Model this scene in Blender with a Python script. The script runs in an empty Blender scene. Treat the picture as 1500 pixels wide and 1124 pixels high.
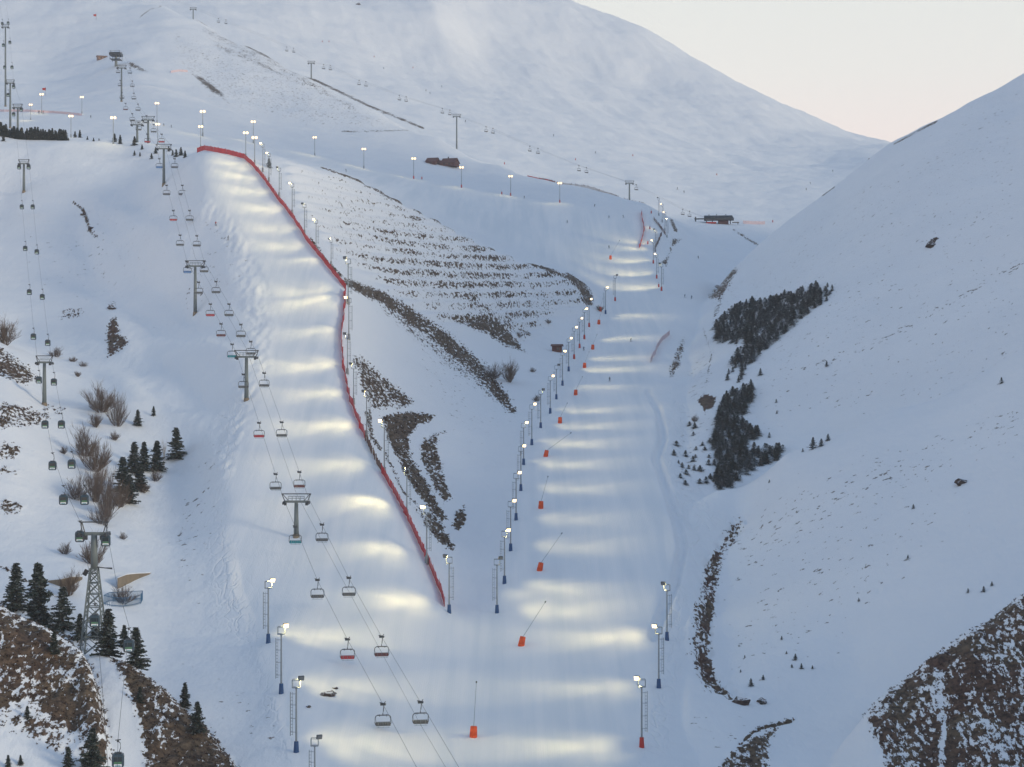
SKY_EL, SKY_ROT, SKY_STR = 12.0, 118.0, .10
SUN_STR, SUN_ANG, SUN_COL = 1.95, 14.0, (1, .86, .62)
HAZE_D, HAZE_COL = .00007, (.93, .95, 1)
EXPO = 0.03
POOL = 7900
import bpy, bmesh, math, random
import numpy as np
from mathutils import Vector, Matrix

random.seed(7)
R = math.radians
scene = bpy.context.scene
COL = scene.collection
F = 3000.0            # focal length in photo pixels
CZ = 70.0             # camera height above the foot of the piste

def P(u, v, Y):
    return Vector((Y*(u-750)/F, Y, CZ + Y*(562-v)/F))

# ------------------------------------------------------------------ noise
_rng = np.random.RandomState(3)
_perm = np.concatenate([_rng.permutation(512)]*3)
_ang = _rng.rand(512)*2*np.pi
def perlin(x, y):
    xi = np.floor(x).astype(np.int64); yi = np.floor(y).astype(np.int64)
    xf = x-xi; yf = y-yi
    xi &= 511; yi &= 511
    def g(ix, iy, fx, fy):
        a = _ang[_perm[_perm[ix & 511]+(iy & 511)]]
        return np.cos(a)*fx+np.sin(a)*fy
    s = xf*xf*xf*(xf*(xf*6-15)+10); t = yf*yf*yf*(yf*(yf*6-15)+10)
    n0 = g(xi, yi, xf, yf)*(1-s)+g(xi+1, yi, xf-1, yf)*s
    n1 = g(xi, yi+1, xf, yf-1)*(1-s)+g(xi+1, yi+1, xf-1, yf-1)*s
    return (n0*(1-t)+n1*t)*1.5
def fbm(x, y, octs=4, gain=.5):
    o = 0; a = 1; f = 1
    for i in range(octs):
        o = o+a*perlin(x*f+17.3*i, y*f-9.1*i); a *= gain; f *= 2.03
    return o

# ------------------------------------------------------------------ survey points: (column, row, distance)
PISTE_R = [(1124,332),(1095,341),(1008,381),(938,415),(898,432),(855,452),(807,478),(762,503),(718,535),(680,568),
           (650,598),(625,625),(585,680),(545,740),(510,800),(470,870),(430,940),(390,1000),(350,1070),(322,1130)]
def yr(v):
    vs = [p[0] for p in PISTE_R][::-1]; ys = [p[1] for p in PISTE_R][::-1]
    return float(np.interp(v, vs, ys))
M = []
# right piste: left edge, middle, right edge
for v, ul, ur in [(1124,640,980),(1060,680,985),(1008,700,985),(938,715,985),(898,725,985),(855,738,985),(807,748,990),(762,757,985),
                  (718,762,980),(680,768,975),(650,779,972),(625,790,970),(585,813,962),(545,832,960),(510,850,965),(470,868,980),(430,890,985),(390,900,975)]:
    for k in (0, .5, 1):
        M.append((ul+(ur-ul)*k, v, yr(v)))
M += [(915,350,1070),(955,350,1075),(925,325,1125),(950,322,1130),(960,308,1165)]
# foot of the slopes beside it
M += [(1010,610,655),(1015,540,750),(1020,480,860),(1030,440,930),(1035,410,1010),(1010,400,1020),(1000,460,885)]
# left piste, right edge and left shoulder
fence_line = [(652,892,424),(600,770,470),(560,690,502),(520,610,542),(503,540,582),(500,480,620),(505,425,657),(470,370,694),
              (440,330,720),(410,290,748),(380,250,778),(360,234,795),(290,222,812)]
M += fence_line
shoulder = [(288,255,772),(302,290,746),(338,330,720),(363,370,694),(382,425,657),(386,480,620),(377,540,582),(354,610,543),(336,690,503),(332,770,470),(350,870,430),(380,938,396)]
M += shoulder
M += [(430,760,475),(480,850,436),(520,900,415),(440,610,543),(440,540,582),(440,480,620),(440,425,657),(420,370,694),(390,330,721),(355,290,747),(335,250,776),(560,960,393),(640,960,398)]
M += [(393,940,388),(412,1015,357),(434,1100,329),(540,1060,345),(560,1124,328),(461,1124,322)]
# west flank and west valley
M += [(290,420,690),(300,520,610),(270,620,560),(255,700,522),(250,780,480),(280,880,425),(310,960,388),(360,1060,345),(380,1124,322),
      (230,330,760),(200,430,715),(220,520,640),(190,590,570),(170,470,690),(165,530,640),(150,620,548),(130,560,600),(170,740,487),(190,860,425),(240,950,392),
      (110,700,500),(100,640,535),(60,480,705),(35,293,850),(100,350,805),(120,420,750),(0,300,855),(0,400,775),(0,470,710),(30,500,690),(100,520,655),(200,300,825),
      (150,240,890),(150,206,925),(60,199,930),(-60,189,930),(0,193,930),(100,203,930),(210,212,905),(240,270,826),(270,240,815),(200,240,885),(-100,300,855),(-100,470,720)]
# west spur with the small pylon
M += [(-60,470,625),(0,505,600),(40,540,582),(62,588,560),(100,606,550),(0,600,520),(40,660,500),(0,760,452),(60,760,462),(0,820,422),(60,850,408),(110,862,402),(-80,600,515),(-80,760,448),(-80,880,400),(0,880,398)]
M += [(100,900,388),(150,930,378),(220,985,372),(0,940,380),(-80,960,375),(280,1030,352)]
# slope between the two pistes
M += [(530,600,560),(565,620,572),(640,640,575),(700,680,567),(725,760,510),(692,830,468),(662,893,432),(640,770,500),(610,740,498),(575,700,515),
      (760,600,662),(720,560,700),(640,540,672),(560,520,642),(620,480,712),(540,445,680),(760,510,775),(800,470,840),(700,430,800),(600,400,765),(520,385,728),
      (800,425,872),(865,445,895),(850,480,855),(560,340,815),(480,300,790),(640,370,835),(720,400,850),(440,262,808)]
crest_mid = [(425,236,832),(500,256,862),(560,286,882),(640,326,893),(720,366,893),(800,396,893),(840,412,897),(872,442,902)]
M += crest_mid
M += [(640,329,935),(560,290,935),(500,260,920),(720,369,925),(425,240,900),(300,224,900)]
M += [(640,322,1010),(560,281,1010),(500,252,1000),(720,362,975),(800,392,935),(845,405,940),(560,268,1090),(700,318,1060),(800,355,1020),(870,395,985)]
lamps_up = [(300,208,1130),(400,222,1180),(461,228,1220),(533,247,1215),(606,262,1210),(676,275,1200),(748,287,1190),(820,297,1170),(880,300,1170)]
M += lamps_up
# hidden dip behind the west crest, then the ground beyond
M += [(0,205,985),(100,212,985),(200,218,975),(280,226,900),(-80,202,985),(0,186,1090),(100,188,1090),(200,196,1060)]
M += [(60,166,1220),(120,168,1210),(0,168,1225),(230,178,1180),(-100,168,1225),(200,150,1290),(300,165,1300)]
# upper west hill with its long falling ridge
M += [(400,190,1330),(500,205,1330),(600,228,1310),(700,255,1290),(200,108,1400),(170,88,1500),(300,110,1480),(400,140,1460),(520,180,1400),(110,130,1420),(0,128,1420),(50,132,1440),(60,100,1560),(30,98,1560),
      (0,60,1650),(120,50,1680),(180,30,1720),(-100,120,1420),(-100,40,1700)]
ridge = [(-100,-40,1950),(0,-30,1920),(120,-15,1880),(240,2,1830),(300,34,1750),(380,74,1660),(450,110,1580),(540,152,1500),(640,200,1420),(740,243,1350),(790,264,1322),(860,274,1295),(945,302,1262)]
M += ridge
M += [(u, v+16, Y*1.035) for u, v, Y in ridge[1:]]+[(u, v+22, Y*1.08) for u, v, Y in ridge[1:9]]
# far mountain
M += [(300,25,2050),(380,60,2000),(450,95,1950),(540,140,1850),(640,180,1750),(740,215,1680),(860,262,1560),(950,295,1440),(1000,320,1390)]
M += [(1050,329,1330),(1100,334,1310),(1020,400,1060),(1000,330,1220),(985,345,1160),(1060,362,1220),(1090,375,1200),(1150,345,1340),(1180,310,1480),(1240,270,1700),(1290,236,1900),(1330,230,1950)]
M += [(600,90,2250),(760,150,2100),(900,200,1950),(1000,245,1800),(1100,265,1750),(1000,190,2250),(1100,215,2200),(1200,240,2100),(700,75,2500),(745,60,2600),(850,110,2550),(950,130,2600)]
sky_line = [(-150,-330,3600),(100,-260,3500),(400,-170,3350),(600,-90,3200),(760,-28,3100),(835,0,3000),(940,45,2900),(1050,105,2800),(1150,155,2700),(1250,197,2600),(1308,213,2550),(1400,222,2550),(1600,228,2550)]
M += sky_line
M += [(u, v+60, Y*1.35) for u, v, Y in sky_line]+[(u, v+120, Y*2.2) for u, v, Y in sky_line]
M += [(500,-60,2800),(300,-90,2700),(100,-120,2700),(-100,-150,2700),(640,10,2500)]
# in front of the picture
for u in (-100, 200, 500, 800, 1100, 1400, 1600):
    M += [(u,1250,292),(u,1460,245),(u,2150,165),(u,2400,148)]
# out of sight under the hills on the right
for u in (1150,1300,1500,1650):
    M += [(u,1190,335),(u,960,430),(u,830,520),(u,700,620),(u,640,720),(u,560,850),(u,480,980),(u,420,1100),(u,360,1250)]

def behind(line, steps):
    return [(u, v+dv, Y*k) for u, v, Y in line for dv, k in steps]
# ---- right near spur
SP = [(1010,735,532),(1060,768,513),(1040,840,474),(1028,940,416),(1045,1000,388),(1090,1032,374),(1160,1062,366),(1250,1085,352),
      (1050,1000,400),(1250,968,400),(1500,850,402),(1650,790,405),(1048,890,448),(1250,800,450),(1500,680,455),(1650,610,460),(1085,762,520),(1250,652,522),(1500,525,535),(1650,450,540)]
sp_crest = [(1035,726,537),(1052,714,541),(1150,663,549),(1215,640,554),(1300,600,562),(1500,500,584),(1650,425,600)]
SP += sp_crest+behind(sp_crest, [(26,1.05),(120,1.3),(300,2)])
SP += [(960,745,532),(970,900,430),(990,1040,365),(1100,1160,325),(1300,1130,335),(1500,1090,330),(1650,1060,330)]+[(u,1500,250) for u in (900,1200,1500,1650)]+[(920,1000,400),(900,800,500)]
# ---- right rear hill
RH = [(1005,655,602),(1100,668,602),(1215,648,602),(1500,505,605),(1650,420,605),(1010,615,645),(1100,615,642),(1215,582,642),(1500,432,645),(1650,340,645),
      (1008,574,702),(1100,535,702),(1215,480,702),(1500,330,705),(1650,250,705),(1012,512,800),(1100,470,800),(1215,392,800),(1500,222,805),(1650,130,805),
      (1038,452,900),(1100,415,900),(1215,320,900),(1500,145,905),(1650,60,905),(1000,700,560),(1200,720,560),(1500,640,555),(1650,600,555)]
rh_crest = [(1032,445,925),(1045,430,945),(1062,408,965),(1090,378,985),(1130,345,1000),(1165,316,1003),(1200,290,1003),(1250,250,1003),(1300,214,1003),(1360,183,990),(1440,138,975),(1500,104,965),(1650,20,960)]
RH += rh_crest+behind(rh_crest, [(45,1.07),(160,1.3),(320,2)])
RH += [(960,700,600),(960,640,660),(960,580,760),(980,520,860),(985,480,930)]+[(u,1100,400) for u in (950,1200,1500,1650)]
# ---- lower right rocky hill
QH = [(1280,1124,326),(1400,1124,322),(1500,1124,318),(1500,1000,338),(1400,1030,336),(1330,1060,336),(1650,1124,316),(1650,950,340)]
q_crest = [(1225,1100,341),(1268,1048,344),(1300,1012,347),(1360,966,351),(1420,922,354),(1500,868,359),(1650,770,366)]
QH += q_crest+behind(q_crest, [(30,1.05),(160,1.3),(500,2)])+[(1245,1135,331),(1215,1160,332),(1240,1190,318),(1200,1250,310),(1300,1330,280),(1500,1330,275),(1650,1330,270)]
# ---- near spur, lower left
NH = [(0,1000,310),(0,1124,290),(80,1124,292),(60,1010,312),(110,1050,308),(-90,1000,306),(-90,1124,286)]
n_crest = [(-90,850,332),(0,884,331),(60,914,328),(128,962,324),(148,1010,316),(158,1060,308),(162,1124,298)]
NH += n_crest+behind(n_crest, [(35,1.05),(160,1.3),(500,2)])+[(200,1180,300),(250,1350,280),(0,1350,255),(-90,1350,250)]
# ---- second near spur, lower left
KH = [(190,1124,306),(190,1060,320),(175,1010,330),(240,1124,309),(280,1124,312),(150,1124,303),(165,1060,317)]
k_crest = [(110,962,352),(150,960,349),(192,974,343),(240,1008,337),(300,1062,327),(352,1124,316),(390,1180,305)]
KH += k_crest+behind(k_crest, [(30,1.05),(160,1.3),(500,2)])+[(100,1060,322),(80,1180,300),(200,1330,272),(420,1330,280)]

def rbf(points, U, L):
    pts = np.array(points, float)
    X = np.stack([pts[:,0]/100, np.log(pts[:,2])/.12], 1)
    h = pts[:,1]
    n = len(X)
    d = np.sqrt(((X[:,None]-X[None])**2).sum(-1)+.02)
    A = np.zeros((n+3, n+3)); A[:n,:n] = -d-np.eye(n)*(-.03)
    A[:n,n] = 1; A[:n,n+1:] = X; A[n,:n] = 1; A[n+1:,:n] = X.T
    s = np.linalg.lstsq(A, np.concatenate([h, [0,0,0]]), rcond=None)[0]
    out = np.empty(U.size)
    q = np.stack([U.ravel()/100, L.ravel()/.12], 1)
    for i in range(0, len(q), 20000):
        c = q[i:i+20000]
        dd = np.sqrt(((c[:,None]-X[None])**2).sum(-1)+.02)
        out[i:i+20000] = -dd@s[:n]+s[n]+c@s[n+1:]
    return out.reshape(U.shape)

# fine grid
ucols = np.concatenate([-70-np.cumsum(np.linspace(4, 60, 40))[::-1], np.arange(-70, 1571, 2.5), 1570+np.cumsum(np.linspace(4, 60, 40))])
def seg(a, b, st): return np.arange(math.log(a), math.log(b), st)
lrows = np.concatenate([seg(150, 290, .006), seg(290, 1350, .0021), seg(1350, 3300, .0042), seg(3300, 5100, .02)])
NU, NL = len(ucols), len(lrows)
# coarse evaluation
uc = np.arange(-150, 1651, 12.0); lc = np.arange(math.log(146), math.log(5300), .009)
UC, LC = np.meshgrid(uc, lc, indexing='ij')
def blur(a, n, ax):
    k = np.exp(-np.linspace(-2, 2, 2*n+1)**2); k /= k.sum()
    p = np.pad(a, [(n,n) if i == ax else (0,0) for i in range(2)], mode='edge')
    o = 0
    for i, w in enumerate(k):
        sl = [slice(None)]*2; sl[ax] = slice(i, i+a.shape[ax]); o = o+w*p[tuple(sl)]
    return o
def up(a):
    uu = np.clip(ucols, uc[0], uc[-1]-1e-6); ll = np.clip(lrows, lc[0], lc[-1]-1e-6)
    iu = np.floor((uu-uc[0])/12.0).astype(int); fu = (uu-uc[iu])/12.0
    il = np.clip(np.floor((ll-lc[0])/.009).astype(int), 0, len(lc)-2); fl = (ll-lc[il])/.009
    a0 = a[iu]*(1-fu)[:,None]+a[np.minimum(iu+1, len(uc)-1)]*fu[:,None]
    return a0[:,il]*(1-fl)+a0[:,il+1]*fl
def layer(points, lo=None, hi=None):
    v = rbf(points, UC, LC)
    if lo is not None: v = v+np.clip(lo-UC, 0, None)*3
    if hi is not None: v = v+np.clip(UC-hi, 0, None)*3
    return blur(blur(up(v), 6, 0), 6, 1)
V = layer(M)
EXTRA = {}
for nm, pts, lo, hi in (('spur', SP, 1000, None), ('rear', RH, 1000, None), ('rock', QH, 1215, None), ('near', NH, None, 170), ('near2', KH, 90, 400)):
    EXTRA[nm] = layer(pts, lo, hi)
    V = np.minimum(V, EXTRA[nm])
V = blur(blur(V, 3, 0), 3, 1)
Yg = np.exp(lrows)[None,:]*np.ones((NU,1)); Ug = ucols[:,None]*np.ones((1,NL))
# unseen rise added to the right hill, shaped to keep low sun off the valley
V = V-np.clip(Ug-1580, 0, None)*.62*np.clip((Yg-165)/70, 0, 1)*np.clip((1010-Yg)/80, 0, 1)
X3 = Yg*(Ug-750)/F; Z3 = CZ+Yg*(562-V)/F

# ------------------------------------------------------------------ areas of the ground, as outlines on the survey
def poly_mask(poly, y0=0, y1=1e5, soft=4.0):
    """signed distance to an outline (pixels of the survey), softened"""
    p = np.array(poly, float)
    m = np.zeros(V.shape, np.float32)
    a, b = p.min(0)-soft*2, p.max(0)+soft*2
    sel = (Ug > a[0])&(Ug < b[0])&(V > a[1])&(V < b[1])&(Yg > y0)&(Yg < y1)
    x = Ug[sel]; y = V[sel]
    if x.size == 0: return m
    ins = np.zeros(x.shape, bool); dist = np.full(x.shape, 1e9)
    for i in range(len(p)):
        x0, y0_ = p[i]; x1, y1_ = p[(i+1) % len(p)]
        c = ((y0_ > y) != (y1_ > y)) & (x < (x1-x0)*(y-y0_)/(y1_-y0_+1e-9)+x0)
        ins ^= c
        t = np.clip(((x-x0)*(x1-x0)+(y-y0_)*(y1_-y0_))/((x1-x0)**2+(y1_-y0_)**2+1e-9), 0, 1)
        dist = np.minimum(dist, np.hypot(x-x0-t*(x1-x0), y-y0_-t*(y1_-y0_)))
    sd = np.where(ins, dist, -dist)
    m[sel] = np.clip(.5+sd/(2*soft), 0, 1)
    return m
def line_mask(pts, w, y0=0, y1=1e5):
    p = np.array([q[:2] for q in pts], float)
    ws = np.array([q[2] if len(q) > 2 else w for q in pts], float)
    m = np.zeros(V.shape, np.float32); W = ws.max()*2
    a, b = p.min(0)-W, p.max(0)+W
    sel = (Ug > a[0])&(Ug < b[0])&(V > a[1])&(V < b[1])&(Yg > y0)&(Yg < y1)
    x = Ug[sel]; y = V[sel]
    if x.size == 0: return m
    best = np.zeros(x.shape)
    for i in range(len(p)-1):
        x0, y0_ = p[i]; x1, y1_ = p[i+1]
        t = np.clip(((x-x0)*(x1-x0)+(y-y0_)*(y1_-y0_))/((x1-x0)**2+(y1_-y0_)**2+1e-9), 0, 1)
        d = np.hypot(x-x0-t*(x1-x0), y-y0_-t*(y1_-y0_)); w_ = ws[i]*(1-t)+ws[i+1]*t
        best = np.maximum(best, np.clip(1.5-d/w_, 0, 1))
    m[sel] = best
    return m

PISTE_L_POLY = [q[:2] for q in fence_line]+[(285,222)]+[q[:2] for q in shoulder]+[(400,1000),(440,1124),(560,1200),(660,1000)]
PISTE_R_POLY = [(660,900),(722,898),(760,740),(780,650),(850,505),(880,430),(905,350),(925,318),(960,310),(968,345),(972,390),(985,440),(975,500),(960,560),(970,620),(975,720),(985,830),(960,900),(955,1000),(930,1124),(900,1200),(440,1200),(420,1000),(560,930)]
piste = np.maximum(poly_mask(PISTE_L_POLY, 270, 830, 8), poly_mask(PISTE_R_POLY, 250, 1180, 8))
piste = np.maximum(piste, poly_mask([(300,212),(460,232),(640,272),(820,302),(930,318),(900,395),(860,410),(700,335),(560,283),(420,236)], 930, 1250, 6))
TERR = poly_mask([(440,245),(500,256),(560,286),(640,326),(720,366),(800,396),(850,415),(866,440),(800,470),(765,505),(720,480),(640,470),(570,425),(515,390),(450,320),(425,270),(420,245)], 640, 905, 8)

# relief: none on groomed snow, more with distance
off = 1-piste
rough = np.clip((Yg-300)/1500, 0, 1)
Z3 = Z3+off*(fbm(X3/42, Yg/42, 4)*(.5+1.2*rough)+fbm(X3/9, Yg/9, 2)*.10)
wl = poly_mask([(100,280),(280,260),(335,330),(380,440),(370,560),(320,680),(250,640),(190,590),(120,480),(60,400)], 500, 900, 30)
Z3 = Z3+wl*(fbm(X3/20+.02*Yg, Yg/90, 2)*2.6+fbm(X3/3, Yg/16, 2)*.12)
rim = line_mask([(300,300,14),(335,335,18),(366,400,20),(384,470,20),(374,540,20),(350,600,18),(325,680,16)], 18, 480, 800)
Z3 = Z3+rim*(fbm(X3/2.6, Yg/5, 3)*.38)
mt = np.clip((Yg-1500)/800, 0, 1)
Z3 = Z3+mt*fbm(X3/45+.004*Yg, Yg/380, 3)*1.6
Z3 = Z3+mt*(fbm(X3/260+3, Yg/420, 3)*8)*np.clip((3300-Yg)/400, .25, 1)
# terraces cut along the contour
hz = 4.7
q = (Z3+.9*fbm(X3/50+5, Yg/60, 2)-.03*np.clip(X3+35,0,None)**1.35)/hz
fr = q-np.floor(q)
st = np.clip((fr-.45)/.38, 0, 1); st = st*st*(3-2*st)
Z3 = Z3+TERR*.85*hz*(st-fr+.3)
tgrad = np.clip((Ug-430)/200, 0, 1)*np.clip((V-240)/120, .25, 1)
riser = np.clip(1.25-np.abs(fr-.66)/(.07+.10*tgrad), 0, 1)
V = 562-(Z3-CZ)/Yg*F

# groomed shoulder bank, wheel track along the right edge of the piste
trk = line_mask([(950,575,4),(965,600,4),(972,640,5),(962,670,5),(975,710,5),(992,760,6),(1000,800,6),(990,850,6),(972,895,6),(958,930,7)], 5, 380, 760)
Z3 = Z3-trk*1.2
cut = line_mask([(1088,762,8),(1052,808,10),(1036,838,10),(1040,880,9),(1030,940,10),(1036,985,10),(1085,1026,9)], 9, 360, 530)
Z3 = Z3+cut*(1.3*fbm(X3/3, Yg/6, 2)-.5)

# ---- where earth and rock show through (0..1 share)
rock = np.zeros(V.shape, np.float32); red = np.zeros(V.shape, np.float32)
def put(m, dens, rd=0):
    global rock, red
    red = np.where(m*dens > rock, rd, red); rock = np.maximum(rock, m*dens)
PM, LM = poly_mask, line_mask
put(PM([(-90,850),(0,884),(60,914),(130,963),(152,1012),(160,1060),(164,1124),(112,1130),(125,1085),(80,1060),(40,1030),(0,1045),(-90,1040)], 270, 345, 10), .68, .35)
put(PM([(-90,1000),(140,1040),(150,1130),(120,1130),(60,1095),(20,1075),(-90,1080)], 270, 345, 14), .42, .35)
put(PM([(158,962),(196,974),(245,1012),(305,1067),(356,1130),(214,1135),(205,1060),(182,1000)], 280, 352, 7), .76, .2)
put(PM([(0,895),(40,905),(90,945),(150,960),(100,925),(40,880),(0,870)], 330, 400, 6), .5)
put(PM([(1266,1050),(1300,1012),(1360,966),(1420,922),(1500,868),(1650,770),(1650,1200),(1320,1200),(1285,1090)], 290, 372, 9), .64, .6)
put(PM([(1340,980),(1420,925),(1500,871),(1500,895),(1420,960),(1390,975)], 290, 372, 8), .74, .35)
put(PM([(1355,966),(1410,955),(1385,985),(1365,978)], 290, 372, 4), .95, .8)
put(LM([(1408,1000,12),(1400,1060,15),(1390,1124,15)], 14, 290, 372), .74, .7)
rock = rock*(1-.4*LM([(1380,985,4),(1376,1030,5),(1383,1060,3),(1380,1124,5)], 5, 290, 372))
put(PM([(1042,1128),(1090,1086),(1145,1062),(1128,1088),(1128,1128)], 300, 372, 5), .62, 0)
put(LM([(1085,1088,2),(1110,1068,2.5),(1140,1060,3),(1162,1055,2)], 3, 300, 385), .75)
put(LM([(1088,762,2),(1070,785,3),(1052,808,5),(1038,836,8),(1041,880,8),(1034,920,8),(1030,950,10),(1036,990,11),(1055,1012,9),(1085,1026,4)], 9, 360, 530), .66, .8)
put(LM([(1082,765,10),(1045,830,14),(1030,900,16),(1025,960,16),(1040,1005,12)], 14, 360, 530), .52, .6)
for pl, dn in (([(160,470),(170,464),(176,490),(190,500),(178,512),(158,524),(155,490)], .8), ([(80,466),(95,455),(120,450),(125,462),(100,468)], .55), ([(160,440),(172,440),(168,452),(160,455)], .6)):
    put(PM(pl, 560, 900, 4), dn, .7)
put(LM([(108,297,2),(122,308,3),(128,325,3),(133,340,3),(142,346,3)], 3, 700, 900), .75, .4)
put(PM([(-60,480),(0,508),(40,535),(62,556),(40,566),(0,552),(-60,540)], 500, 640, 6), .66, .35)
for c in ((20,598,34,9),(80,600,20,7),(12,660,22,14),(14,690,16,7),(18,742,20,12),(30,610,50,18)):
    x, y, a, b = c
    put(PM([(x-a,y),(x-a*.4,y-b),(x+a,y-b*.2),(x+a*.5,y+b),(x-a*.6,y+b)], 440, 640, 6), .55, .45)
put(LM([(0,830,3),(30,845,3),(60,865,3),(95,878,2)], 3, 380, 470), .6)
put(LM([(505,412,5),(530,424,8),(560,436,9),(600,462,12),(650,498,14),(700,542,13),(735,582,9),(752,602,4)], 12, 540, 760), .74, .1)
put(LM([(560,440,12),(620,485,18),(700,545,20),(750,600,9)], 15, 540, 760), .45, .1)
put(LM([(500,405,3),(480,385,3),(455,350,2)], 3, 600, 760), .7, .1)
put(PM([(514,520),(530,522),(560,548),(610,590),(585,600),(545,602),(530,575),(522,545)], 520, 680, 6), .62, .2)
put(PM([(532,600),(545,598),(548,640),(562,660),(556,662),(540,640)], 490, 620, 3), .7)
put(PM([(558,608),(600,603),(640,609),(632,618),(612,624),(600,640),(602,668),(625,705),(642,735),(655,760),(645,765),(620,735),(595,700),(572,655)], 480, 620, 4), .76, .1)
put(PM([(675,628),(645,636),(640,655),(650,690),(662,730),(650,738),(632,710),(616,672),(614,652),(630,637)], 480, 620, 4), .70, .1)
put(PM([(606,742),(640,755),(668,800),(664,812),(640,795),(620,770)], 460, 540, 5), .70, .1)
put(PM([(660,772),(668,748),(681,738),(683,765),(672,778)], 460, 560, 3), .7, .1)
put(LM([(565,665,2),(590,720,2),(615,745,2),(640,790,2)], 2, 460, 560), .6)
put(PM([(640,462),(720,455),(745,480),(772,518),(740,508),(700,484)], 720, 860, 5), .72, .1)
put(LM([(690,440,5),(740,470,6),(775,490,4)], 5, 720, 860), .5)
put(LM([(835,402,5),(850,418,9),(862,440,9)], 8, 860, 930), .8, .2)
put(LM([(470,245,1.5),(520,262,2.5),(560,283,2.5),(640,323,2.5),(720,363,3),(800,394,3),(845,412,4)], 2.5, 840, 915), .72, .3)
put(TERR*riser*np.clip(.62+.45*tgrad, 0, 1)*np.clip(.93+.35*fbm(X3/20, Yg/30, 2), .55, 1), .64, .3)
put(PM([(1003,488),(1004,505),(996,535),(984,556),(978,545),(990,515)], 700, 900, 4), .6, .1)
put(PM([(1020,586),(1034,578),(1049,583),(1046,597),(1032,602)], 580, 720, 3), .95, .9)
put(PM([(1036,438),(1048,418),(1078,388),(1080,400),(1062,430),(1050,462),(1044,468),(1050,440)], 820, 1010, 5), .7, .6)
put(LM([(1030,480,2),(1042,520,2),(1035,560,3)], 2, 640, 960), .45, .5)
put(PM([(968,385),(978,375),(985,350),(1000,350),(985,362),(976,390)], 950, 1240, 3), .8, .2)
put(LM([(983,322,3),(990,338,3)], 3, 950, 1240), .7)
put(LM([(1075,337,2),(1095,350,2.5),(1115,362,2)], 2, 1000, 1400), .6)
put(LM([(240,2,2),(300,34,2.5),(380,76,3),(450,112,2.5),(540,155,2),(620,188,2)], 2, 1350, 1850), .66, .1)
put(LM([(300,44,5),(380,84,7),(450,120,7),(520,160,5)], 6, 1300, 1750), .40, .1)
put(PM([(300,50),(380,85),(450,122),(470,140),(400,110),(320,75)], 1300, 1750, 6), .46, .1)
put(PM([(280,108),(296,112),(328,136),(330,146),(312,136),(296,124)], 1300, 1600, 3), .72, .1)
put(PM([(188,90),(200,94),(218,106),(205,104),(190,98)], 1300, 1600, 2.5), .75, 0)
put(PM([(610,186),(620,188),(630,192),(618,193)], 1250, 1500, 2), .8, .2)
put(LM([(500,193,1.2),(560,192,1.2),(600,191,1.4)], 1.2, 1250, 1500), .55)
put(LM([(205,25,1.2),(220,14,1.2),(236,10,1.4),(234,2,1.4)], 1.2, 1300, 1900), .6)
put(LM([(186,40,1),(190,55,1),(205,68,1),(210,78,1)], 1, 1300, 1800), .4)
put(PM([(1358,362),(1364,350),(1372,352),(1370,360),(1362,366)], 560, 1000, 2), .9, .7)
put(LM([(1310,211,1.5),(1340,195,2),(1372,178,2)], 2, 900, 1100), .6, .2)
put(LM([(1205,286,1.5),(1222,274,1.5)], 1.5, 900, 1100), .7, .2)
put(PM([(1400,712),(1410,700),(1412,706),(1404,715)], 400, 620, 2), .85, .6)
track = poly_mask([(315,650),(360,560),(400,640),(470,820),(520,900),(440,930),(380,960),(320,900),(310,760)], 330, 640, 20)
track = np.maximum(track, .8*poly_mask([(985,560),(1010,600),(1010,700),(1060,760),(1020,830),(1000,960),(970,1100),(930,1124),(960,950),(990,830),(970,680)], 320, 720, 12))
track = np.maximum(track, .7*poly_mask([(380,930),(440,900),(460,1000),(470,1124),(430,1124),(390,1040)], 310, 420, 12))
# scattered stones and tufts poking out
spk = np.zeros(V.shape, np.float32)
spk = np.maximum(spk, .30*PM([(1080,760),(1200,690),(1330,650),(1500,580),(1500,640),(1300,740),(1150,810),(1060,900)], 380, 600, 25))
spk = np.maximum(spk, .22*PM([(1060,850),(1350,700),(1420,760),(1200,960),(1080,1010)], 380, 600, 30))
spk = np.maximum(spk, .4*LM([(1180,540),(1270,508),(1380,450),(1500,385)], 6, 560, 1000))
spk = np.maximum(spk, .24*PM([(230,480),(330,440),(380,330),(300,300)], 560, 900, 25))
spk = np.maximum(spk, .30*PM([(240,780),(310,650),(330,600),(300,820),(290,900)], 400, 640, 15))
spk = np.maximum(spk, .20*PM([(20,330),(220,300),(250,420),(100,470)], 560, 900, 30))
spk = np.maximum(spk, .30*PM([(440,240),(560,290),(760,400),(860,440),(760,500),(640,470),(500,390)], 690, 905, 20))
spk = np.maximum(spk, .22*PM([(560,480),(700,560),(760,610),(700,680),(640,600)], 520, 760, 20))
spk = np.maximum(spk, .34*PM([(250,40),(470,130),(640,200),(460,190),(300,150),(250,90)], 1250, 1800, 15))
spk = np.maximum(spk, .22*PM([(240,950),(420,1040),(400,1124),(330,1060)], 310, 400, 20))
spk = np.maximum(spk, .2*PM([(400,20),(840,40),(1100,160),(900,190),(500,110)], 1500, 3100, 20))
spk = np.maximum(spk, .20*PM([(1020,420),(1500,110),(1500,560),(1100,640)], 560, 1003, 20))
spk = np.maximum(spk, .28*PM([(1000,600),(1050,590),(1060,720),(1000,730),(980,660)], 480, 760, 10))
spk = np.maximum(spk, .3*PM([(1000,560),(1040,480),(1050,500),(1040,580),(1010,600)], 600, 960, 10))
spk = np.maximum(spk, .25*PM([(970,1040),(1160,1060),(1040,1110)], 320, 420, 10))
spk = np.maximum(spk, .3*LM([(560,440),(640,520),(750,600)], 14, 540, 760))
spk = spk*(1-piste)
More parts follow.
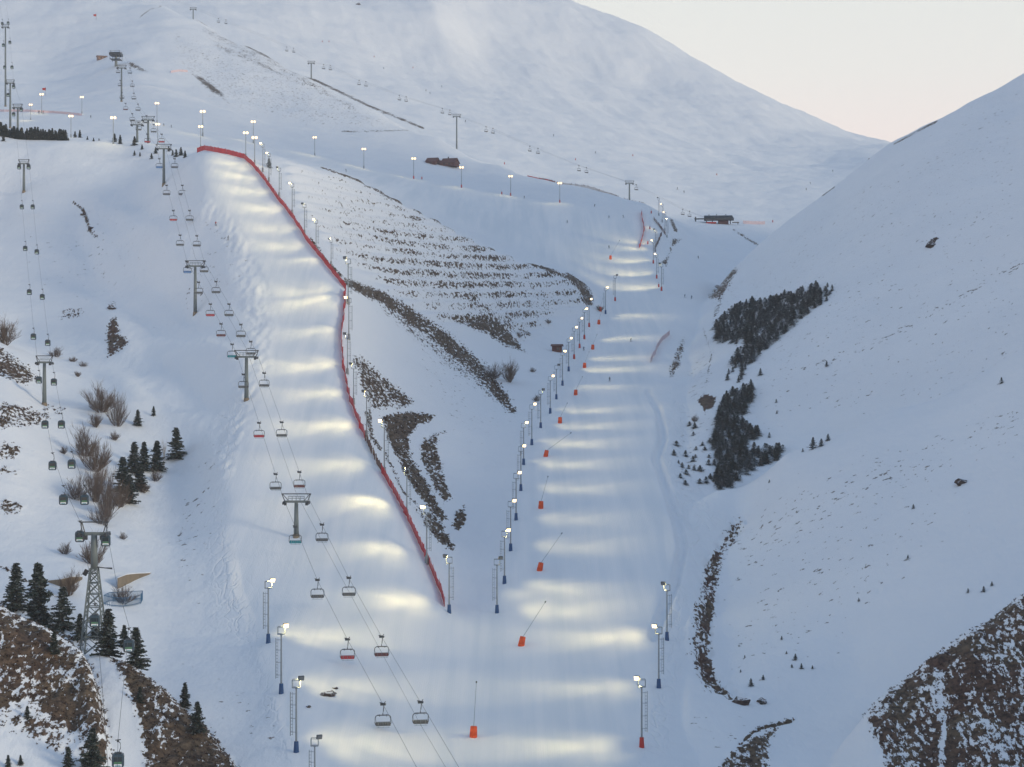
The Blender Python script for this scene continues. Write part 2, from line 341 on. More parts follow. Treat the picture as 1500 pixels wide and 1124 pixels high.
Z3 = Z3+np.clip(rock, 0, .8)*(np.clip((900-Yg)/300, 0, 1))*(fbm(X3/2.0, Yg/3.2, 2)*.55+fbm(X3/6, Yg/9, 2)*.5)
V = 562-(Z3-CZ)/Yg*F

# ------------------------------------------------------------------ look-ups on the ground
def _col(u):
    i = int(np.clip(np.searchsorted(ucols, u)-1, 0, NU-2)); f = (u-ucols[i])/(ucols[i+1]-ucols[i])
    return i, f
def ground(u, v, ymin=285, ymax=1e9):
    """first point of the ground on a sight line -> world point"""
    i, f = _col(u)
    c = V[i]*(1-f)+V[i+1]*f
    Ys = np.exp(lrows)
    ok = np.where((c <= v)&(Ys >= ymin)&(Ys <= ymax))[0]
    if len(ok) == 0:
        k = int(np.argmin(np.where((Ys >= ymin)&(Ys <= ymax), np.abs(c-v), 1e9)))
        return P(u, c[k], Ys[k])
    k = int(ok[0])
    if k == 0: return P(u, c[0], Ys[0])
    t = (c[k-1]-v)/(c[k-1]-c[k]+1e-9); t = min(max(t, 0), 1)
    Y = Ys[k-1]+(Ys[k]-Ys[k-1])*t
    if Ys[k-1] < ymin: Y = Ys[k]; 
    return P(u, c[k-1]+(c[k]-c[k-1])*t if Ys[k-1] >= ymin else c[k], Y)
def gz(x, y):
    u = 750+x*F/y; i, f = _col(u)
    l = math.log(y); j = int(np.clip(np.searchsorted(lrows, l)-1, 0, NL-2)); g = (l-lrows[j])/(lrows[j+1]-lrows[j])
    z = Z3[i:i+2, j:j+2]
    return float((z[0,0]*(1-f)+z[1,0]*f)*(1-g)+(z[0,1]*(1-f)+z[1,1]*f)*g)
# ------------------------------------------------------------------ materials
def nodes_of(name):
    m = bpy.data.materials.new(name); m.use_nodes = True
    nt = m.node_tree; nt.nodes.clear()
    out = nt.nodes.new('ShaderNodeOutputMaterial'); b = nt.nodes.new('ShaderNodeBsdfPrincipled')
    nt.links.new(b.outputs[0], out.inputs[0])
    return m, nt, b
def N(nt, typ, **kw):
    n = nt.nodes.new(typ)
    for k, v in kw.items():
        if k.startswith('i_'):
            key = k[2:]; n.inputs[int(key) if key.isdigit() else key.replace('_', ' ')].default_value = v
        else: setattr(n, k, v)
    return n
def math_(nt, op, a, b=None, clamp=False):
    n = nt.nodes.new('ShaderNodeMath'); n.operation = op; n.use_clamp = clamp
    for i, x in enumerate((a, b)):
        if x is None: continue
        if isinstance(x, (int, float)): n.inputs[i].default_value = x
        else: nt.links.new(x, n.inputs[i])
    return n.outputs[0]
def mixc(nt, f, a, b):
    n = nt.nodes.new('ShaderNodeMix'); n.data_type = 'RGBA'
    for s, x in ((0, f), (6, a), (7, b)):
        if isinstance(x, (int, float)): n.inputs[s].default_value = x
        elif isinstance(x, tuple): n.inputs[s].default_value = (*x, 1) if len(x) == 3 else x
        else: nt.links.new(x, n.inputs[s])
    return n.outputs[2]
def noise(nt, vec, scale, detail=3, rough=.5, dist=0):
    n = N(nt, 'ShaderNodeTexNoise', i_Scale=scale, i_Detail=detail, i_Roughness=rough, i_Distortion=dist)
    nt.links.new(vec, n.inputs['Vector']); return n.outputs['Fac']
def ramp(nt, f, lo, hi):
    n = N(nt, 'ShaderNodeMapRange', clamp=True, interpolation_type='SMOOTHSTEP')
    for key, x in (('From Min', lo), ('From Max', hi)):
        if isinstance(x, (int, float)): n.inputs[key].default_value = x
        else: nt.links.new(x, n.inputs[key])
    nt.links.new(f, n.inputs['Value']); return n.outputs[0]
def vmul(nt, vec, s):
    n = N(nt, 'ShaderNodeVectorMath', operation='MULTIPLY'); nt.links.new(vec, n.inputs[0]); n.inputs[1].default_value = s
    return n.outputs[0]

def plain(name, col, rough=.6, metal=0, var=.25, scale=3.0, emit=None, estr=0, snow=0):
    m, nt, b = nodes_of(name)
    g = N(nt, 'ShaderNodeTexCoord')
    n = noise(nt, g.outputs['Object'], scale, 4)
    dark = tuple(c*(1-var) for c in col); lite = tuple(min(1, c*(1+var)) for c in col)
    c = mixc(nt, n, dark, lite)
    if snow:
        ge = N(nt, 'ShaderNodeNewGeometry'); sx = N(nt, 'ShaderNodeSeparateXYZ'); nt.links.new(ge.outputs['Normal'], sx.inputs[0])
        n2 = noise(nt, ge.outputs['Position'], 1.7, 2)
        f = math_(nt, 'MULTIPLY', ramp(nt, sx.outputs[2], .35, .95), ramp(nt, n2, .42, .6))
        c = mixc(nt, math_(nt, 'MULTIPLY', f, snow), c, (.72, .75, .8))
    nt.links.new(c, b.inputs['Base Color'])
    b.inputs['Roughness'].default_value = rough; b.inputs['Metallic'].default_value = metal
    if emit:
        b.inputs['Emission Color'].default_value = (*emit, 1); b.inputs['Emission Strength'].default_value = estr
    return m

def ground_material():
    m, nt, b = nodes_of('snow_and_earth')
    ge = N(nt, 'ShaderNodeNewGeometry'); pos = ge.outputs['Position']
    at = N(nt, 'ShaderNodeAttribute', attribute_name='rock'); ar = N(nt, 'ShaderNodeAttribute', attribute_name='red')
    atk = N(nt, 'ShaderNodeAttribute', attribute_name='track'); asp = N(nt, 'ShaderNodeAttribute', attribute_name='speck'); ap = N(nt, 'ShaderNodeAttribute', attribute_name='piste')
    # earth: clumps between snow pockets, drawn out down the slope
    sl = vmul(nt, pos, (1, .36, .8))
    n1 = noise(nt, sl, 1.2, 5, .64); n2 = noise(nt, sl, .16, 3, .6)
    nn = math_(nt, 'ADD', math_(nt, 'MULTIPLY', n1, .72), math_(nt, 'MULTIPLY', n2, .28))
    # share -> threshold around the noise mean
    th = math_(nt, 'SUBTRACT', .70, math_(nt, 'MULTIPLY', at.outputs['Fac'], .36))
    e1 = ramp(nt, nn, math_(nt, 'SUBTRACT', th, .012), math_(nt, 'ADD', th, .012))
    e1 = math_(nt, 'MULTIPLY', e1, ramp(nt, at.outputs['Fac'], .02, .12))
    ns = noise(nt, pos, .5, 4, .65)
    ths = math_(nt, 'SUBTRACT', .72, math_(nt, 'MULTIPLY', asp.outputs['Fac'], .36))
    e2 = ramp(nt, ns, ths, math_(nt, 'ADD', ths, .03))
    e2 = math_(nt, 'MULTIPLY', math_(nt, 'MULTIPLY', e2, ramp(nt, asp.outputs['Fac'], .01, .06)), .8)
    earth = math_(nt, 'MAXIMUM', e1, e2)
    t = noise(nt, pos, .9, 5, .7); t2 = noise(nt, pos, .13, 2)
    brown = mixc(nt, ramp(nt, t, .3, .7), (.032, .023, .017), (.165, .118, .075))
    redc = mixc(nt, ramp(nt, t, .3, .7), (.035, .019, .016), (.135, .066, .048))
    ec = mixc(nt, math_(nt, 'MULTIPLY', ar.outputs['Fac'], ramp(nt, t2, .35, .6)), brown, redc)
    sn = noise(nt, pos, .03, 4, .55)
    snow = mixc(nt, sn, (.74, .765, .80), (.84, .855, .875))
    # groomed strip: passes of the groomer run up the slope, scraped and loose by turns
    gs = noise(nt, vmul(nt, pos, (1, .035, .1)), .32, 3, .6); gs2 = noise(nt, vmul(nt, pos, (1, .10, .1)), .07, 3, .6)
    gm = math_(nt, 'ADD', math_(nt, 'MULTIPLY', gs, .5), math_(nt, 'MULTIPLY', gs2, .5))
    snow = mixc(nt, ap.outputs['Fac'], snow, mixc(nt, ramp(nt, gm, .36, .64), (.75, .78, .81), (.87, .87, .875)))
    nt.links.new(mixc(nt, earth, snow, ec), b.inputs['Base Color'])
    b.inputs['Roughness'].default_value = .75
    b.inputs['Specular IOR Level'].default_value = .2
    # ski tracks off the groomed strip, corduroy on it
    def lines(scale, off, wdt):
        v = N(nt, 'ShaderNodeVectorMath', operation='ADD'); nt.links.new(vmul(nt, pos, (1, .30, .3)), v.inputs[0]); v.inputs[1].default_value = (off, off, 0)
        n = noise(nt, v.outputs[0], scale, 1.5, .5, .6)
        return ramp(nt, math_(nt, 'ABSOLUTE', math_(nt, 'SUBTRACT', n, .5)), 0.0, wdt)
    lns = math_(nt, 'ADD', math_(nt, 'ADD', lines(.16, 0, .035), lines(.24, 31, .04)), lines(.33, 77, .05))
    fine = noise(nt, vmul(nt, pos, (1, .35, .5)), .55, 4, .6)
    lump = noise(nt, pos, .16, 4, .6)
    track = math_(nt, 'ADD', math_(nt, 'MULTIPLY', math_(nt, 'MULTIPLY', lns, atk.outputs['Fac']), .38), math_(nt, 'ADD', math_(nt, 'MULTIPLY', fine, .7), math_(nt, 'MULTIPLY', lump, 1.2)))
    offp = math_(nt, 'SUBTRACT', 1.0, math_(nt, 'MULTIPLY', ap.outputs['Fac'], .88))
    hgt = math_(nt, 'ADD', math_(nt, 'MULTIPLY', track, offp), math_(nt, 'MULTIPLY', math_(nt, 'MULTIPLY', earth, t), 1.2))
    cw = N(nt, 'ShaderNodeTexWave', wave_type='BANDS', bands_direction='X', i_Scale=.8, i_Distortion=2.5, i_Detail=1.0, i_Detail_Scale=.4)
    nt.links.new(vmul(nt, pos, (1, .05, .05)), cw.inputs['Vector'])
    hgt = math_(nt, 'ADD', hgt, math_(nt, 'MULTIPLY', math_(nt, 'MULTIPLY', math_(nt, 'ADD', math_(nt, 'MULTIPLY', cw.outputs['Fac'], .022), math_(nt, 'MULTIPLY', gs, .35)), ap.outputs['Fac']), 1.0))
    bp = N(nt, 'ShaderNodeBump', i_Strength=.55, i_Distance=.6); nt.links.new(hgt, bp.inputs['Height'])
    nt.links.new(bp.outputs[0], b.inputs['Normal'])
    return m

# ------------------------------------------------------------------ terrain mesh
verts = np.stack([X3, Yg, Z3], -1).reshape(-1, 3).astype(np.float32)
ii = np.arange(NU-1)[:,None]*NL+np.arange(NL-1)[None,:]
quads = np.stack([ii, ii+NL, ii+NL+1, ii+1], -1).reshape(-1, 4).astype(np.int32)
me = bpy.data.meshes.new('snowy_ground')
me.vertices.add(len(verts)); me.vertices.foreach_set('co', verts.ravel())
me.loops.add(quads.size); me.loops.foreach_set('vertex_index', quads.ravel())
me.polygons.add(len(quads)); me.polygons.foreach_set('loop_start', np.arange(0, quads.size, 4, dtype=np.int32))
me.polygons.foreach_set('use_smooth', np.ones(len(quads), bool))
me.update(calc_edges=True)
for nm, arr in (('rock', rock), ('red', red), ('speck', spk), ('piste', piste), ('track', track)):
    a = me.attributes.new(nm, 'FLOAT', 'POINT'); a.data.foreach_set('value', np.ascontiguousarray(arr, dtype=np.float32).ravel())
me.materials.append(ground_material())
gnd = bpy.data.objects.new('snowy_ground', me); COL.objects.link(gnd); gnd['kind'] = 'structure'

# ------------------------------------------------------------------ sky, sun, camera
SUN_EL, SUN_ROT = R(SKY_EL), R(SKY_ROT)
w = bpy.data.worlds.new('World'); scene.world = w; w.use_nodes = True
nt = w.node_tree; bg = nt.nodes['Background']
sk = nt.nodes.new('ShaderNodeTexSky'); sk.sky_type = 'NISHITA'; sk.sun_disc = False
sk.sun_elevation = SUN_EL; sk.sun_rotation = SUN_ROT; sk.altitude = 2300; sk.dust_density = 3.0
# twilight: the thin sky of the Sky Texture over a pale high overcast, cream at the horizon and blue overhead
tc = nt.nodes.new('ShaderNodeTexCoord'); sx = nt.nodes.new('ShaderNodeSeparateXYZ'); nt.links.new(tc.outputs['Generated'], sx.inputs[0])
cr = nt.nodes.new('ShaderNodeValToRGB'); nt.links.new(sx.outputs[2], cr.inputs[0])
el = cr.color_ramp.elements
el[0].position = 0.0; el[0].color = (1.06, .88, .78, 1)
el[1].position = 1.0; el[1].color = (.16, .272, .465, 1)
for p_, c_ in ((.10, (1.06, .88, .80, 1)), (.15, (.95, .91, .83, 1)), (.20, (.88, .90, .83, 1)), (.34, (.46, .57, .67, 1)), (.6, (.245, .362, .545, 1))):
    e = el.new(p_); e.color = c_
bg.inputs[1].default_value = SKY_STR
bg2 = nt.nodes.new('ShaderNodeBackground'); nt.links.new(cr.outputs[0], bg2.inputs[0]); bg2.inputs[1].default_value = .97
nt.links.new(sk.outputs[0], bg.inputs[0]); bg.inputs[1].default_value = SKY_STR*.06
ad = nt.nodes.new('ShaderNodeAddShader'); nt.links.new(bg.outputs[0], ad.inputs[0]); nt.links.new(bg2.outputs[0], ad.inputs[1])
nt.links.new(ad.outputs[0], nt.nodes['World Output'].inputs[0])
sl = bpy.data.lights.new('sun', 'SUN'); sl.energy = SUN_STR; sl.angle = R(SUN_ANG); sl.color = SUN_COL
so = bpy.data.objects.new('sun', sl); COL.objects.link(so)
# sky rotation 0 = +Y, growing clockwise seen from above
sd = Vector((math.sin(SUN_ROT)*math.cos(SUN_EL), math.cos(SUN_ROT)*math.cos(SUN_EL), math.sin(SUN_EL)))
so.rotation_euler = sd.to_track_quat('Z', 'Y').to_euler()
so.location = (0, 300, 400)

cam = bpy.data.cameras.new('camera'); co = bpy.data.objects.new('camera', cam); COL.objects.link(co)
co.location = (0, 0, CZ); co.rotation_euler = (R(90), 0, 0)
cam.sensor_width = 36; cam.lens = 36*F/1500; cam.clip_start = 1; cam.clip_end = 20000
scene.camera = co
scene.render.engine = 'CYCLES'
# evening air
hb = bmesh.new(); bmesh.ops.create_cube(hb, size=1)
zlo, zhi = float(Z3.min())-1, float(max(Z3.max(), CZ))+8
xm = float(np.abs(X3).max())+60
for v_ in hb.verts:
    v_.co = Vector((v_.co.x*2*xm, 2560+v_.co.y*5200, zlo if v_.co.z < 0 else zhi))
hm_ = bpy.data.meshes.new('haze'); hb.to_mesh(hm_)
hz_m = bpy.data.materials.new('evening_air'); hz_m.use_nodes = True; hn = hz_m.node_tree; hn.nodes.clear()
ho_ = hn.nodes.new('ShaderNodeOutputMaterial'); pv = hn.nodes.new('ShaderNodeVolumePrincipled')
pv.inputs['Color'].default_value = (*HAZE_COL, 1); pv.inputs['Density'].default_value = HAZE_D; pv.inputs['Anisotropy'].default_value = .1
hn.links.new(pv.outputs[0], ho_.inputs['Volume']); hm_.materials.append(hz_m)
if HAZE_D > 0:
    haze = bpy.data.objects.new('haze', hm_); COL.objects.link(haze); haze['kind'] = 'stuff'
scene.cycles.volume_bounces = 1
vs = scene.view_settings; vs.view_transform = 'Standard'; vs.look = 'None'; vs.exposure = EXPO; vs.gamma = 1
# ------------------------------------------------------------------ mesh tools
class MB:
    def __init__(s): s.v = []; s.f = []; s.m = []
    def add(s, vs, fs, mi=0):
        o = len(s.v); s.v += [tuple(x) for x in vs]; s.f += [tuple(i+o for i in f) for f in fs]; s.m += [mi]*len(fs)
    def box(s, c, d, mi=0, rot=None):
        x, y, z = d[0]/2, d[1]/2, d[2]/2
        vs = [Vector((a*x, b*y, e*z)) for a in (-1,1) for b in (-1,1) for e in (-1,1)]
        if rot is not None: vs = [rot@v for v in vs]
        c = Vector(c)
        s.add([v+c for v in vs], [(0,1,3,2),(4,6,7,5),(0,4,5,1),(2,3,7,6),(0,2,6,4),(1,5,7,3)], mi); return s
    def bar(s, p, q, r, r2=None, n=6, mi=0, caps=True):
        p, q = Vector(p), Vector(q); r2 = r if r2 is None else r2
        d = (q-p); 
        if d.length < 1e-6: return s
        m = d.to_track_quat('Z', 'Y').to_matrix()
        vs = []
        for c, rr in ((p, r), (q, r2)):
            for k in range(n):
                a = 2*math.pi*k/n; vs.append(c+m@Vector((rr*math.cos(a), rr*math.sin(a), 0)))
        fs = [(k, (k+1) % n, n+(k+1) % n, n+k) for k in range(n)]
        if caps: fs += [tuple(range(n))[::-1], tuple(range(n, 2*n))]
        s.add(vs, fs, mi); return s
    def tube(s, pts, r, n=6, mi=0):
        pts = [Vector(p) for p in pts]; vs = []; L = len(pts)
        for i, p in enumerate(pts):
            d = (pts[min(i+1, L-1)]-pts[max(i-1, 0)]).normalized(); m = d.to_track_quat('Z', 'Y').to_matrix()
            rr = r if isinstance(r, (int, float)) else r[i]
            for k in range(n):
                a = 2*math.pi*k/n; vs.append(p+m@Vector((rr*math.cos(a), rr*math.sin(a), 0)))
        fs = [(i*n+k, i*n+(k+1) % n, (i+1)*n+(k+1) % n, (i+1)*n+k) for i in range(L-1) for k in range(n)]
        fs += [tuple(range(n))[::-1], tuple(range((L-1)*n, L*n))]
        s.add(vs, fs, mi); return s
    def build(s, name, mats, parent=None, smooth=False, loc=None):
        me = bpy.data.meshes.new(name); me.from_pydata(s.v, [], s.f)
        for m in (mats if isinstance(mats, (list, tuple)) else [mats]): me.materials.append(m)
        me.polygons.foreach_set('material_index', s.m)
        if smooth: me.polygons.foreach_set('use_smooth', [True]*len(s.f))
        me.update()
        o = bpy.data.objects.new(name, me); COL.objects.link(o)
        if parent is not None: o.parent = parent
        if loc is not None: o.location = loc
        return o
def tag(o, label=None, cat=None, group=None, kind=None):
    for k, x in (('label', label), ('category', cat), ('group', group), ('kind', kind)):
        if x: o[k] = x
    return o
def empty(name, loc=(0,0,0), rz=0):
    o = bpy.data.objects.new(name, None); COL.objects.link(o); o.location = loc; o.rotation_euler = (0,0,rz); o.empty_display_size = .5
    return o
KIDS = {}
def kids(o): return [c for c in bpy.data.objects if c.parent == o]
def copy_tree(o, parent=None):
    c = o.copy(); COL.objects.link(c)
    if parent is not None: c.parent = parent
    if o.name not in KIDS: KIDS[o.name] = kids(o)
    for ch in KIDS[o.name]: copy_tree(ch, c)
    return c
_used = set()
def place(proto, loc, rz=None, sc=None, label=None, group=None):
    """first use moves the thing itself, later uses copy it with all of its parts"""
    if proto.name in _used: o = copy_tree(proto)
    else: _used.add(proto.name); o = proto
    o.location = loc
    if rz is not None: o.rotation_euler = (0,0,rz)
    if sc is not None: o.scale = (sc,sc,sc) if isinstance(sc, (int, float)) else sc
    tag(o, label, None, group); return o
ORD = ['lowest','second','third','fourth','fifth','sixth','seventh','eighth','ninth','tenth','eleventh','twelfth','thirteenth','fourteenth','fifteenth','sixteenth','seventeenth','eighteenth',
       'nineteenth','twentieth','twenty-first','twenty-second','twenty-third','twenty-fourth','twenty-fifth','twenty-sixth','twenty-seventh','twenty-eighth','twenty-ninth','thirtieth']

# ------------------------------------------------------------------ materials of the things
GALV = plain('galvanised_steel', (.24, .27, .29), .5, .3, .2, .8)
DKSTEEL = plain('dark_steel', (.05, .055, .06), .5, .3, .3, 2)
TOWERG = plain('tower_grey', (.15, .175, .175), .6, .1, .2, .7)
BLUEPAD = plain('blue_padding', (.022, .075, .19), .7, 0, .25, 2)
REDPAD = plain('red_padding', (.46, .035, .025), .7, 0, .25, 2)
ORANGE = plain('orange_padding', (.72, .085, .015), .65, 0, .25, 1.5)
WARM = (1, .80, .55)
LIT = plain('lit_lens', (.9, .85, .75), .4, 0, .02, 1, (1, .72, .36), 3.4)
LITFAR = plain('lit_lens_bank', (.9, .85, .75), .4, 0, .02, 1, (1, .62, .24), 2.6)
LITDIM = plain('dim_lens', (.9, .85, .75), .4, 0, .02, 1, WARM, 5)
UNLIT = plain('dark_lens', (.12, .13, .14), .2, 0, .2, 3)
CABLE = plain('cable_steel', (.035, .037, .042), .5, .4, .2, 1)
BLACK = plain('black_rubber', (.022, .023, .026), .7, 0, .3, 3)
SEATG = plain('grey_seat', (.10, .105, .11), .7, 0, .3, 3)
SEATD = plain('dark_red_seat', (.13, .03, .032), .7, 0, .3, 3)
SEATR = plain('red_seat', (.42, .025, .03), .6, 0, .25, 3)
SEATT = plain('teal_seat', (.015, .24, .29), .6, 0, .25, 3)
SEATB = plain('blue_seat', (.05, .17, .42), .6, 0, .25, 3)
WHITE = plain('white_paint', (.72, .74, .76), .5, 0, .08, 2)
CABIN = plain('cabin_shell', (.035, .06, .08), .35, .2, .25, 2)
GLASS = plain('cabin_glass', (.02, .03, .035), .08, 0, .3, 2)
GREENP = plain('green_panel', (.06, .17, .08), .5, 0, .3, 3)
TEALP = plain('teal_panel', (.04, .24, .30), .5, 0, .3, 3)
REDNET = plain('red_net', (.56, .032, .038), .8, 0, .35, .9)
REDNET.node_tree.nodes['Principled BSDF'].inputs['Alpha'].default_value = .78
PINKNET = plain('faded_net', (.68, .53, .55), .8, 0, .3, .7)
WOODF = plain('fence_wood', (.13, .075, .06), .8, 0, .4, 1.2)
BROWN = plain('brown_boards', (.12, .05, .042), .8, 0, .35, .6)
TANW = plain('tan_boards', (.24, .15, .11), .8, 0, .3, .8)
CONCR = plain('earth_wall', (.21, .165, .115), .9, 0, .3, .5)
ROOFD = plain('dark_roof', (.03, .04, .05), .5, .2, .3, .4)
SNOWM = plain('settled_snow', (.80, .82, .85), .8, 0, .04, .5)
BARK = plain('bark', (.055, .038, .028), .9, 0, .4, 4)
NEEDLE = plain('pine_needles', (.022, .036, .026), .8, 0, .55, .7, snow=.25)
NEEDLEB = plain('frosted_needles', (.030, .045, .042), .8, 0, .5, .9, snow=.55)
TWIG = plain('brown_twigs', (.135, .098, .075), .9, 0, .4, 1.5)
TWIGD = plain('grey_twigs', (.12, .092, .078), .9, 0, .4, 1.5)
PALEW = plain('pale_birch', (.42, .38, .34), .9, 0, .3, 2)
STONE = plain('dark_stone', (.05, .034, .03), .9, 0, .5, 1.3, snow=.9)
BLUEF = plain('blue_steel', (.02, .11, .22), .5, .1, .25, 2)
CLOTH1 = plain('dark_clothes', (.03, .033, .04), .8, 0, .3, 5)
CLOTH2 = plain('blue_clothes', (.03, .06, .14), .8, 0, .3, 5)
CLOTH3 = plain('red_clothes', (.30, .03, .03), .8, 0, .3, 5)
SKIN = plain('skin', (.45, .28, .2), .6, 0, .1, 5)
TUFT = plain('dry_grass', (.115, .083, .055), .9, 0, .5, 1.1)
TUFTR = plain('red_heather', (.062, .036, .03), .9, 0, .5, 1.1)
# ------------------------------------------------------------------ floodlight masts
def make_mast(lit, pad, side):
    """12 m mast; side = +1 throws to +x with its ladder on the other side"""
    root = empty('floodlight_mast')
    tag(root, None, 'floodlight mast')
    MB().bar((0,0,0), (0,0,1.9), .46, .36, 10).build('base_pad', pad, root)
    MB().bar((0,0,1.9), (0,0,10.6), .17, .12, 8).bar((0,0,10.45), (0,0,10.65), .22, n=8).build('mast', GALV, root)
    l = MB(); x = -side*.95
    for dy in (-.27, .27): l.bar((x,dy,2.8), (x,dy,9.9), .035, n=4)
    z = 3.0
    while z < 9.9:
        l.bar((x,-.27,z), (x,.27,z), .028, n=4); l.bar((x-.02*side,0,z), (x+side*.36,0,z), .03, n=4); z += .55
    l.bar((x+side*.36,0,2.9), (x+side*.36,0,9.9), .03, n=4)
    for z in (3.4, 5.6, 7.8, 9.6): l.bar((x,0,z), (0,0,z), .04, n=4)
    l.build('ladder', GALV, root)
    b = MB(); w = .62
    for zz in (10.65, 11.9):
        for a, c in (((-w,-w),(w,-w)), ((w,-w),(w,w)), ((w,w),(-w,w)), ((-w,w),(-w,-w))): b.bar((*a,zz), (*c,zz), .05, n=4)
    for a in ((-w,-w),(w,-w),(w,w),(-w,w)): b.bar((*a,10.65), (*a,11.9), .045, n=4)
    b.box((0,0,10.68), (1.2,1.2,.06)); b.build('platform', GALV, root)
    d = Vector((side*.45, -.85, -.28)).normalized(); q = d.to_track_quat('-Y', 'Z').to_matrix(); c = Vector((side*.82,-.35,12.2))
    h = MB().box(c, (.95,.34,.72), 0, q).bar((side*.6,-.3,11.9), c, .06, n=5).build('floodlight', DKSTEEL, root)
    MB().box(c+d*.19, (.92,.06,.70), 0, q).build('lens', LIT if lit else UNLIT, h)
    return root
def make_far_mast(pad):
    root = empty('floodlight_mast'); tag(root, None, 'floodlight mast')
    MB().bar((0,0,0), (0,0,2), .42, .34, 8).build('base_pad', pad, root)
    MB().bar((0,0,2), (0,0,12), .19, .15, 8).build('mast', GALV, root)
    h = MB().bar((-1.3,0,12.3), (1.3,0,12.3), .08, n=5).box((-.75,0,12.4), (.9,.28,.9)).box((.75,0,12.4), (.9,.28,.9)).build('floodlight', DKSTEEL, root)
    m = MB()
    for x in (-.75, .75): m.bar((x,-.15,12.4), (x,-.24,12.4), .62, n=14)
    m.build('lens', LITFAR, h)
    return root
def add_spot(root, name, energy, size, target, blend=1.0, head=Vector((0,0,12.2)), squash=1.0):
    li = bpy.data.lights.new(name, 'SPOT'); li.energy = energy; li.spot_size = R(size); li.spot_blend = blend; li.color = (1, .81, .36); li.shadow_soft_size = .35
    o = bpy.data.objects.new(name, li); COL.objects.link(o); o.parent = root
    s = root.scale[0]; o.location = head; o.scale = (squash,1,1)
    wp = root.location+head*s
    o.rotation_euler = (Vector(target)-wp).to_track_quat('-Z', 'Y').to_euler()
    return o
_mp = {}
def mast_at(u, vt, vb, lit, pad, side, label, group, ymin=285, ymax=1e9):
    key = (lit, pad.name, side)
    if key not in _mp: _mp[key] = make_mast(lit, pad, side)
    g = ground(u, vb, ymin, ymax); H = (vb-vt)*g.y/F
    g.z = gz(g.x, g.y)-.15
    return place(_mp[key], g, 0, min(max(H/12.4, .55), 1.35), label, group)

GL = 'floodlight masts behind the red fence of the steep piste'
# (u, top, base, lit, pad) from the bottom up
left_masts = [(658,812,898,0,BLUEPAD),(625,740,826,1,GALV),(596,684,756,0,GALV),(563,614,696,1,GALV),(537,571,640,0,GALV),(518,531,592,0,GALV),(509,487,548,0,GALV),(511,434,498,1,GALV),(510,376,446,0,GALV),
              (485,349,388,0,GALV),(463,320,368,1,GALV),(446,297,344,0,GALV),(428,267,314,1,GALV),(409,244,288,0,GALV),(394,223,266,1,GALV),(385,209,252,1,GALV)]
LM_ = []
for i, (u, t, b, lit, pad) in enumerate(left_masts):
    LM_.append(mast_at(u, t, b, lit, pad, -1, '%s floodlight mast with side ladder behind the red fence, %s' % ('lit' if lit else 'unlit', 'lowest of the row' if i == 0 else ORD[i]+' up from the bottom'), GL))
GR = 'floodlight masts along the left edge of the valley piste'
right_masts = [(728,815,898,0,BLUEPAD),(739,774,855,1,BLUEPAD),(748,731,807,1,BLUEPAD),(756,690,762,1,BLUEPAD),(763,651,719,1,BLUEPAD),(767,617,681,1,BLUEPAD),(779,590,652,1,BLUEPAD),(792,569,627,0,BLUEPAD),(806,549,606,1,BLUEPAD),
               (815,533,585,0,BLUEPAD),(824,513,565,1,BLUEPAD),(833,494,544,1,BLUEPAD),(841,478,526,1,REDPAD),(849,465,510,1,REDPAD),(856,451,497,1,REDPAD),(863,437,479,1,REDPAD),(887,420,460,1,BLUEPAD),(901,402,441,0,REDPAD)]
RM_ = []
for i, (u, t, b, lit, pad) in enumerate(right_masts):
    RM_.append(mast_at(u, t, b, lit, pad, 1, '%s mast with %s base left of the valley piste, %s' % ('lit' if lit else 'unlit', 'blue' if pad is BLUEPAD else 'red', 'lowest of the row' if i == 0 else ORD[i]+' up from the bottom'), GR))
GE = 'floodlight masts on the right edge of the lower piste'
RE_ = []
for i, (u, t, b, lit, pad, lb) in enumerate([(940,990,1095,1,REDPAD,'lit floodlight mast with a red base at lower right of the piste'),(965,914,1008,1,BLUEPAD,'brightly lit mast with blue base between two masts at lower right'),(977,852,938,0,BLUEPAD,'unlit mast with blue base beside the shaded wheel track at right')]):
    RE_.append(mast_at(u, t, b, lit, pad, -1, lb, GE))
GB = 'floodlight masts on the left edge of the lower piste'
LB_ = []
for u, t, b, lit, lb in [(461,1076,1182,0,'mast cut by the bottom edge of the view, in front of the others at left'),(434,990,1102,0,'unlit mast with blue base at lower left, right of the grey shrubs'),(412,913,1016,1,'lit mast with blue base at lower left, middle of three standing whole'),(393,847,942,1,'lit mast at lower left with blue base, farthest of its row')]:
    LB_.append(mast_at(u, t, b, lit, BLUEPAD, 1, lb, GB, ymin=270))
GT = 'floodlight masts at the upper end of the valley piste'
UT_ = []
for i, (u, t, b, lit, pad) in enumerate([(969,385,426,0,REDPAD),(962,371,408,1,REDPAD),(957,351,386,1,REDPAD),(960,335,369,0,GALV),(977,320,348,0,GALV),(974,310,338,1,GALV),(970,298,326,1,GALV),(965,289,316,0,GALV)]):
    UT_.append(mast_at(u, t, b, lit, pad, -1, '%s mast beside the dark planks at the piste\'s upper end, %s' % ('lit' if lit else 'unlit', 'lowest there' if i == 0 else ORD[i]+' up'), GT, ymin=850, ymax=1300))
